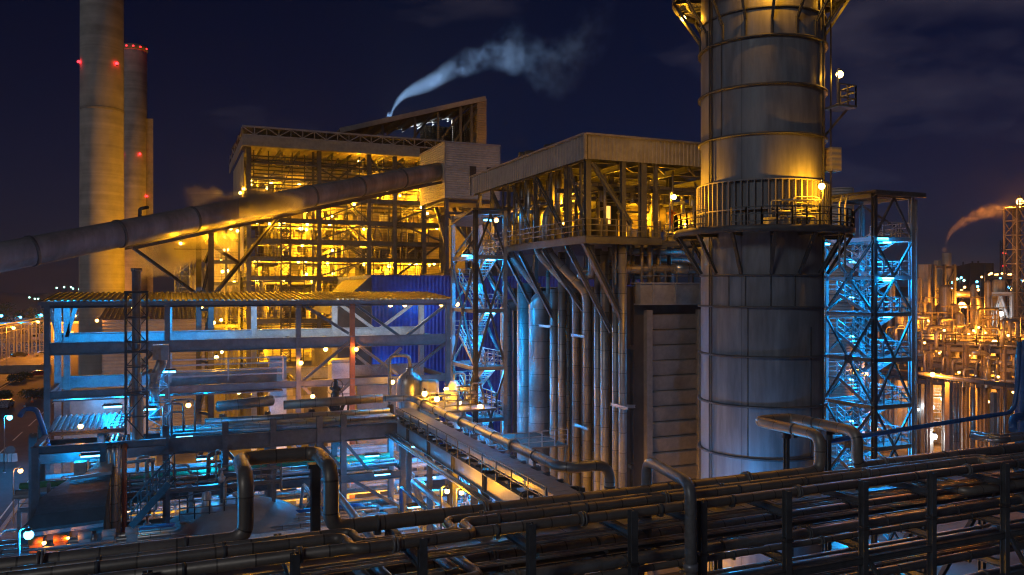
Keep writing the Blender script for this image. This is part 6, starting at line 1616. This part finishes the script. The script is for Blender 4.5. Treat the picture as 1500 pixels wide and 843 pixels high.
# refinery lamps
for k, (u, v, D, c, pw, r_) in enumerate([(1409,447,DR-3,'amber',1500,.5),(1414,449,DR-3,'amber',500,.3),(1396,497,95,'amber',1400,.38),(1457,502,94,'amber',1600,.4),(1366,549,84,'amber',900,.32),(1466,460,DR+4,'white',1500,.42),(1365,597,96,'white',700,.32),(1368,640,92,'white',1100,.42),
    (1350,520,96,'amber',600,.2),(1420,520,100,'amber',700,.2),(1440,490,104,'amber',700,.2),(1480,480,104,'amber',800,.24),(1380,515,98,'amber',600,.2),(1495,520,96,'amber',600,.2),(1410,480,106,'amber',700,.2),(1380,585,99,'green',500,.2),(1415,590,98,'amber',300,.16),(1494,296,120,'amber',4000,.62),(1345,600,96,'white',300,.16),(1360,470,106,'amber',500,.2)]):
    globe_lamp(W(u,v,D), c, pw*(3 if c == 'amber' else .3), 'far refinery %s lamp, %s' % (c, ['brightest at the square pipe arch','twin of the brightest at the arch','over the middle rack','over the rack towards the view edge','on the sloping pipe','dazzling in the white lit frame','high in the pale hall','low in the pale hall','by the bullet tank','among the deck pipes','beside the vessels','by the lattice tower foot','below the squat vessel','last along the rack','behind the square arch','inside the pale hall','between the standpipes','on top of the lattice tower','by the tall stair tower foot','beside the round silo'][k]), 'lamps of the far refinery', r_*.85)
rg = random.Random(14)
for k in range(22):
    u = 1340+k*7.2; v = rg.uniform(470,590); D = rg.uniform(84,104)
    globe_lamp(W(u,v,D), 'amber', 150, 'small far refinery lamp, %s of the scattered ones from the tall stair tower' % (ORD+['twenty-first','twenty-second'])[k], 'small lamps of the far refinery', .15)
for k, (u, v, c, D) in enumerate([(1394,414,'blue',260),(1402,409,'green',270),(1408,407,'blue',270),(1412,411,'green',280),(1408,426,'amber',240),(1413,421,'amber',250),(1424,424,'amber',250),(1431,413,'blue',260),(1432,420,'blue',240),(1433,425,'amber',250),(1438,406,'amber',300),(1445,421,'blue',240),(1465,408,'blue',290),(1482,424,'amber',230),(1478,421,'blue',240),(1494,411,'blue',270),(1493,421,'blue',240),(1499,412,'amber',270),(1395,424,'white',250)]):
    p = W(u,v,D); post_lamp(p, p.z, c, 300, 'far %s light on the eastern skyline, %s from the steaming stack' % (c, ORD[k]), 'lights on the eastern skyline', .42, .6, cat='lamp post')
# far west lamps
for k, (u, v, D, c, pw, r_, lab) in enumerate([(20,481,200,'amber',1500,.42,'double headed amber yard lamp by the parked car'),(56,472,230,'amber',1200,.4,'amber yard lamp above the tanker truck'),(78,467,240,'amber',1200,.42,'amber yard lamp seen between the gallery columns'),(110,463,250,'amber',1200,.4,'amber yard lamp by the lit yard building'),
    (2,463,300,'blue',1500,.55,'blue white yard light at the view edge'),(30,465,310,'blue',1200,.5,'blue yard light on the long store'),(60,462,300,'blue',1200,.55,'blue yard light beside the gallery corner post'),(120,462,290,'blue',900,.5,'blue yard light beside the concrete chimney'),(89,464,300,'blue',300,.3,'small blue yard light between gallery columns')]):
    p = W(u,v,D); h = p.z; post_lamp(p, h, c, pw*(8 if c == 'amber' else 2), lab, 'yard lamp posts', r_, 1.6)
for k, (u, v) in enumerate([(43,436),(51,438),(56,439),(83,422),(94,421),(104,421),(107,423),(116,424)]):
    c = W(u, v, 1000); post_lamp(V((c.x,c.y,max(c.z,8))), max(c.z,8), 'green', 0, 'faint green light on the dark western hill, %s from the view edge' % ORD[k], 'lights on the western hill', 1.0, 1, cat='lamp post')
p = at_z(14,612,6); post_lamp(p, 6, 'blue', 2200, 'blue yard floodlight spilling over the road by the cones', None, .3, .5)
p = at_z(30,690,5); post_lamp(p, 5, 'amber', 120, 'amber lamp over the pavement by the barrier blocks', None, .2, .5)
p = at_z(-30,720,7); post_lamp(p, 7, 'blue', 700, 'blue floodlight at the pavement edge outside the shelter', None, .25, .5)
# floodlights added to brighten the concrete chimneys and the steam
def added_flood(p, tgt, colour, power, ang, label):
    t = T('floodlight', label, 'floodlight', p); d = (V(tgt)-V(p)).normalized(); p = V(p)
    b = MB(); b.bar(p-d*.5, p, .8, .6); b.build('housing', M['dark_steel'], t); b = MB(); b.bar(p+d*.002, p+d*.05, .7, .5); b.build('lens', M[GLOW[colour][0]], t)
    b = MB(); b.bar((p.x,p.y,p.z-.9),(p.x,p.y,p.z-.3),.15); b.build('bracket', M['dark_steel'], t)
    l = bpy.data.lights.new('added_flood_light', 'SPOT'); l.energy = power; l.color = GLOW[colour][1]; l.spot_size = R(ang); l.spot_blend = .8; l.shadow_soft_size = .3
    o = bpy.data.objects.new('added_flood_light', l); COL.objects.link(o); o.parent = t; o.location = d*.15; o.rotation_euler = d.to_track_quat('-Z','Y').to_euler()
cA = W(149.5,HZ,170)
added_flood((cA.x+34,cA.y-26,9), (cA.x,cA.y,48), 'sodium', 110000, 80, 'floodlight added in the yard to brighten the nearer concrete chimney')
cB = W(197,HZ,270)
added_flood((cB.x+40,cB.y-40,12), (cB.x,cB.y,70), 'sodium', 120000, 75, 'floodlight added in the yard to brighten the farther concrete chimney')

# ================================================================== STEAM AND SMOKE
def plume(name, label, origin, rot, L, curve, r0, r1, dens, col, sx=1.0, seed=0, aniso=0.0, thr=.44, soft=False):
    """a drifting plume: box whose volume thins out away from a rising centre line z = curve(x)"""
    zs = [c_[1] for c_ in curve]; zmin, zmax = min(zs)-r1*1.8, max(zs)+r1*1.8
    t = MB(); t.box(-r0*1.2,-r1*1.6,zmin, L,r1*1.6,zmax)
    m = bpy.data.materials.new(name+'_volume'); m.use_nodes = True; nt = m.node_tree; nt.nodes.clear(); Lk = nt.links.new
    out = N(nt,'ShaderNodeOutputMaterial'); pv = N(nt,'ShaderNodeVolumePrincipled'); Lk(pv.outputs[0], out.inputs['Volume'])
    pv.inputs['Color'].default_value = (*col,1); pv.inputs['Anisotropy'].default_value = aniso
    tc = N(nt,'ShaderNodeTexCoord'); ns = N(nt,'ShaderNodeTexNoise'); ns.inputs['Scale'].default_value = .9/r1; ns.inputs['Detail'].default_value = 4
    off = N(nt,'ShaderNodeVectorMath',operation='ADD'); off.inputs[1].default_value = (seed*17.3,seed*5.1,0); Lk(tc.outputs['Object'], off.inputs[0]); Lk(off.outputs[0], ns.inputs['Vector'])
    dsp = N(nt,'ShaderNodeVectorMath',operation='SUBTRACT'); Lk(ns.outputs['Color'], dsp.inputs[0]); dsp.inputs[1].default_value = (.5,.5,.5)
    sx0 = N(nt,'ShaderNodeSeparateXYZ'); Lk(tc.outputs['Object'], sx0.inputs[0])
    fx = N(nt,'ShaderNodeMath',operation='DIVIDE'); Lk(sx0.outputs[0], fx.inputs[0]); fx.inputs[1].default_value = L; fx.use_clamp = True
    amp = N(nt,'ShaderNodeMath',operation='MULTIPLY_ADD'); Lk(fx.outputs[0], amp.inputs[0]); amp.inputs[1].default_value = r1*1.9; amp.inputs[2].default_value = r0*.7
    sc_ = N(nt,'ShaderNodeVectorMath',operation='SCALE'); Lk(dsp.outputs[0], sc_.inputs[0]); Lk(amp.outputs[0], sc_.inputs['Scale'])
    wv = N(nt,'ShaderNodeVectorMath',operation='ADD'); Lk(tc.outputs['Object'], wv.inputs[0]); Lk(sc_.outputs[0], wv.inputs[1])
    sw = N(nt,'ShaderNodeSeparateXYZ'); Lk(wv.outputs[0], sw.inputs[0])
    fc_ = N(nt,'ShaderNodeFloatCurve'); cv = fc_.mapping.curves[0]; Z0 = min(zs); H_ = max(1e-3, max(zs)-Z0)
    cv.points[0].location = (0, (curve[0][1]-Z0)/H_); cv.points[1].location = (1, (curve[-1][1]-Z0)/H_)
    for a, z in curve[1:-1]: cv.points.new(a/L, (z-Z0)/H_)
    fc_.mapping.update(); Lk(fx.outputs[0], fc_.inputs['Value'])
    zc = N(nt,'ShaderNodeMath',operation='MULTIPLY_ADD'); Lk(fc_.outputs[0], zc.inputs[0]); zc.inputs[1].default_value = H_; zc.inputs[2].default_value = Z0
    dz = N(nt,'ShaderNodeMath',operation='SUBTRACT'); Lk(sw.outputs[2], dz.inputs[0]); Lk(zc.outputs[0], dz.inputs[1])
    y2 = N(nt,'ShaderNodeMath',operation='MULTIPLY'); Lk(sw.outputs[1], y2.inputs[0]); Lk(sw.outputs[1], y2.inputs[1])
    z2 = N(nt,'ShaderNodeMath',operation='MULTIPLY_ADD'); Lk(dz.outputs[0], z2.inputs[0]); Lk(dz.outputs[0], z2.inputs[1]); Lk(y2.outputs[0], z2.inputs[2])
    d = N(nt,'ShaderNodeMath',operation='SQRT'); Lk(z2.outputs[0], d.inputs[0])
    rr_ = N(nt,'ShaderNodeMath',operation='MULTIPLY_ADD'); Lk(fx.outputs[0], rr_.inputs[0]); rr_.inputs[1].default_value = r1-r0; rr_.inputs[2].default_value = r0
    q = N(nt,'ShaderNodeMath',operation='DIVIDE'); Lk(d.outputs[0], q.inputs[0]); Lk(rr_.outputs[0], q.inputs[1])
    f1 = N(nt,'ShaderNodeMapRange'); f1.inputs[1].default_value = .35; f1.inputs[2].default_value = 1.0; f1.inputs[3].default_value = 1; f1.inputs[4].default_value = 0; Lk(q.outputs[0], f1.inputs[0])
    n2 = N(nt,'ShaderNodeTexNoise'); n2.inputs['Scale'].default_value = 2.1/r1; n2.inputs['Detail'].default_value = 5; n2.inputs['Roughness'].default_value = .6; Lk(off.outputs[0], n2.inputs['Vector'])
    f2 = N(nt,'ShaderNodeMapRange'); f2.inputs[1].default_value = thr; f2.inputs[2].default_value = thr+.25; Lk(n2.outputs['Fac'], f2.inputs[0])
    inv = N(nt,'ShaderNodeMapRange'); inv.inputs[1].default_value = 0; inv.inputs[2].default_value = .3; inv.inputs[3].default_value = 1; inv.inputs[4].default_value = 0; Lk(fx.outputs[0], inv.inputs[0])
    mxx = N(nt,'ShaderNodeMath',operation='MAXIMUM'); Lk(f2.outputs[0], mxx.inputs[0]); Lk(inv.outputs[0], mxx.inputs[1])
    fade = N(nt,'ShaderNodeMapRange'); fade.inputs[1].default_value = .45; fade.inputs[2].default_value = 1; fade.inputs[3].default_value = 1; fade.inputs[4].default_value = 0; Lk(fx.outputs[0], fade.inputs[0])
    start = N(nt,'ShaderNodeMath',operation='GREATER_THAN'); Lk(sx0.outputs[0], start.inputs[0]); start.inputs[1].default_value = -r0*1.2
    a1 = N(nt,'ShaderNodeMath',operation='MULTIPLY'); Lk(f1.outputs[0], a1.inputs[0]); Lk(mxx.outputs[0], a1.inputs[1])
    a2 = N(nt,'ShaderNodeMath',operation='MULTIPLY'); Lk(a1.outputs[0], a2.inputs[0]); Lk(fade.outputs[0], a2.inputs[1])
    if soft:
        sf = N(nt,'ShaderNodeMapRange'); sf.inputs[1].default_value = 0; sf.inputs[2].default_value = .4; Lk(fx.outputs[0], sf.inputs[0])
        a4 = N(nt,'ShaderNodeMath',operation='MULTIPLY'); Lk(a2.outputs[0], a4.inputs[0]); Lk(sf.outputs[0], a4.inputs[1]); a2 = a4
    a3 = N(nt,'ShaderNodeMath',operation='MULTIPLY'); Lk(a2.outputs[0], a3.inputs[0]); a3.inputs[1].default_value = dens; Lk(a3.outputs[0], pv.inputs['Density'])
    o = t.build(name, m); o.location = origin; o.rotation_euler = (0,0,rot)
    return tag(o, label, 'steam', None, 'stuff')
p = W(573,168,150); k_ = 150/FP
plume('steam_plume', 'steam plume with blue light put into its colour, off the boiler house roof', p, -TH, 330*k_, [(0,-1*k_),(18*k_,28*k_),(60*k_,50*k_),(110*k_,76*k_),(180*k_,92*k_),(240*k_,76*k_),(275*k_,95*k_),(310*k_,165*k_)], 5*k_, 60*k_, .3, (.40,.62,1.0), seed=1, thr=.45)  # blue light put into the volume colour; the steam itself is white
added_flood((p.x+1,142.5,40), (p.x+10,149,60), 'white', 130000, 100, 'unseen floodlight added behind the canopy to light the plume')  # added source for the plume, out of sight behind the canopy
p = W(1386,366,116); k_ = 116/FP
plume('steam_plume', 'thin warm steam plume curling off the far refinery stack', p, -TH, 95*k_, [(0,0),(6*k_,25*k_),(20*k_,38*k_),(50*k_,52*k_),(95*k_,62*k_)], 5*k_, 18*k_, .7, (1,.9,.82), seed=2, thr=.4)
for k, u in enumerate((262,305,345,392)):  # lamps added below the tube to make the steam glow
    globe_lamp(cpt(u)+sd*.3-up*2.0, 'sodium', 800, 'yellow lamp added under the sloping conveyor to light the steam, %s from its low end' % ORD[k], 'lamps added under the conveyor', .14)
p = W(448,300,77); k_ = 77/FP
plume('steam_cloud', 'yellow lit steam blowing across the sloping conveyor', p, -TH+math.pi, 170*k_, [(0,0),(60*k_,2*k_),(120*k_,-6*k_),(170*k_,-8*k_)], 14*k_, 34*k_, 4, (1,.97,.9), seed=3, thr=.3, aniso=.5, soft=True)
p = W(350,358,77)
plume('steam_cloud', 'yellow lit steam trailing below the sloping conveyor', p, -TH+math.pi, 150*k_, [(0,6*k_),(60*k_,-4*k_),(110*k_,-14*k_),(150*k_,-18*k_)], 16*k_, 34*k_, 4, (1,.97,.9), seed=4, thr=.3, aniso=.5, soft=True)

b = MB(); b.box(-3600,-1300,-1.2,4600,5300,130)
m = bpy.data.materials.new('haze_air'); m.use_nodes = True; nt = m.node_tree; nt.nodes.clear()
o_ = N(nt,'ShaderNodeOutputMaterial'); v_ = N(nt,'ShaderNodeVolumePrincipled'); nt.links.new(v_.outputs[0], o_.inputs['Volume'])
v_.inputs['Density'].default_value = .0002; v_.inputs['Color'].default_value = (.9,.93,1,1); v_.inputs['Anisotropy'].default_value = .6
tag(b.build('haze', m), kind='stuff')
# ================================================================== WORLD, FILL LIGHT, CAMERA
w = bpy.data.worlds.new('World'); sc.world = w; w.use_nodes = True; nt = w.node_tree; nt.nodes.clear(); L = nt.links.new
out = N(nt,'ShaderNodeOutputWorld'); bg = N(nt,'ShaderNodeBackground'); L(bg.outputs[0], out.inputs[0])
sky = N(nt,'ShaderNodeTexSky'); sky.sky_type = 'NISHITA'; sky.sun_disc = False
SEL, SAZ = R(24), R(236)
sky.sun_elevation = SEL; sky.sun_rotation = SAZ; sky.air_density = 1; sky.dust_density = .3; sky.ozone_density = 3
SKY = .0033
bg.inputs[1].default_value = SKY
tc = N(nt,'ShaderNodeTexCoord'); sp_ = N(nt,'ShaderNodeSeparateXYZ'); L(tc.outputs['Generated'], sp_.inputs[0])
# city glow near the horizon and thin clouds lit by it
hz = N(nt,'ShaderNodeMapRange'); hz.inputs[1].default_value = 0; hz.inputs[2].default_value = .42; hz.inputs[3].default_value = 1; hz.inputs[4].default_value = 0; L(sp_.outputs[2], hz.inputs[0])
pw = N(nt,'ShaderNodeMath',operation='POWER'); L(hz.outputs[0], pw.inputs[0]); pw.inputs[1].default_value = 3.2
tint = N(nt,'ShaderNodeVectorMath',operation='MULTIPLY'); L(sky.outputs[0], tint.inputs[0]); tint.inputs[1].default_value = (.2,.42,1.2)
gl = N(nt,'ShaderNodeVectorMath',operation='SCALE'); gl.inputs[0].default_value = (2.4,1.35,1.8); L(pw.outputs[0], gl.inputs['Scale'])
ad = N(nt,'ShaderNodeVectorMath',operation='ADD'); L(tint.outputs[0], ad.inputs[0]); L(gl.outputs[0], ad.inputs[1])
mp = N(nt,'ShaderNodeMapping'); mp.inputs['Scale'].default_value = (1,1,2.6); mp.inputs['Location'].default_value = (.35,.1,.2); L(tc.outputs['Generated'], mp.inputs[0])
cn_ = N(nt,'ShaderNodeTexNoise'); cn_.inputs['Scale'].default_value = 3.2; cn_.inputs['Detail'].default_value = 7; cn_.inputs['Roughness'].default_value = .55; L(mp.outputs[0], cn_.inputs['Vector'])
cm = N(nt,'ShaderNodeMapRange'); cm.inputs[1].default_value = .55; cm.inputs[2].default_value = .78; L(cn_.outputs['Fac'], cm.inputs[0])
cs_ = N(nt,'ShaderNodeVectorMath',operation='SCALE'); cs_.inputs[0].default_value = (11,9,10.5); L(cm.outputs[0], cs_.inputs['Scale'])
ad2 = N(nt,'ShaderNodeVectorMath',operation='ADD'); L(ad.outputs[0], ad2.inputs[0]); L(cs_.outputs[0], ad2.inputs[1])
L(ad2.outputs[0], bg.inputs[0])
sd_ = V((math.sin(SAZ)*math.cos(SEL), math.cos(SAZ)*math.cos(SEL), math.sin(SEL)))
sl = bpy.data.lights.new('fill_sun', 'SUN'); sl.energy = .24; sl.angle = R(12); sl.color = (.9,.95,1)  # wide soft sun lamp added as neutral fill
so = bpy.data.objects.new('fill_sun', sl); COL.objects.link(so); so.rotation_euler = (-sd_).to_track_quat('-Z','Y').to_euler(); so.location = (0,-20,60)
cd_ = bpy.data.cameras.new('camera'); cam = bpy.data.objects.new('camera', cd_); COL.objects.link(cam)
cam.location = (0,0,HC); cam.rotation_euler = (R(90),0,-TH)
cd_.sensor_width = 36; cd_.lens = 36*FP/1500; cd_.shift_y = 2.5/1500; cd_.clip_end = 8000; cd_.clip_start = .1
sc.camera = cam
sc.view_settings.view_transform = 'Standard'; sc.view_settings.look = 'None'; sc.view_settings.gamma = 1; sc.view_settings.use_curve_mapping = False; sc.view_settings.exposure = 0
sc.render.engine = 'CYCLES'
c_ = sc.cycles
c_.max_bounces = 5; c_.diffuse_bounces = 2; c_.glossy_bounces = 3; c_.transparent_max_bounces = 24; c_.volume_bounces = 0; c_.transmission_bounces = 2
c_.sample_clamp_indirect = 2.5; c_.sample_clamp_direct = 0; c_.use_denoising = True; c_.use_light_tree = True; c_.caustics_reflective = False; c_.caustics_refractive = False
c_.denoising_prefilter = 'ACCURATE'; c_.denoising_input_passes = 'RGB_ALBEDO_NORMAL'; c_.filter_width = 1.1
c_.volume_step_rate = 1.5; c_.volume_max_steps = 96
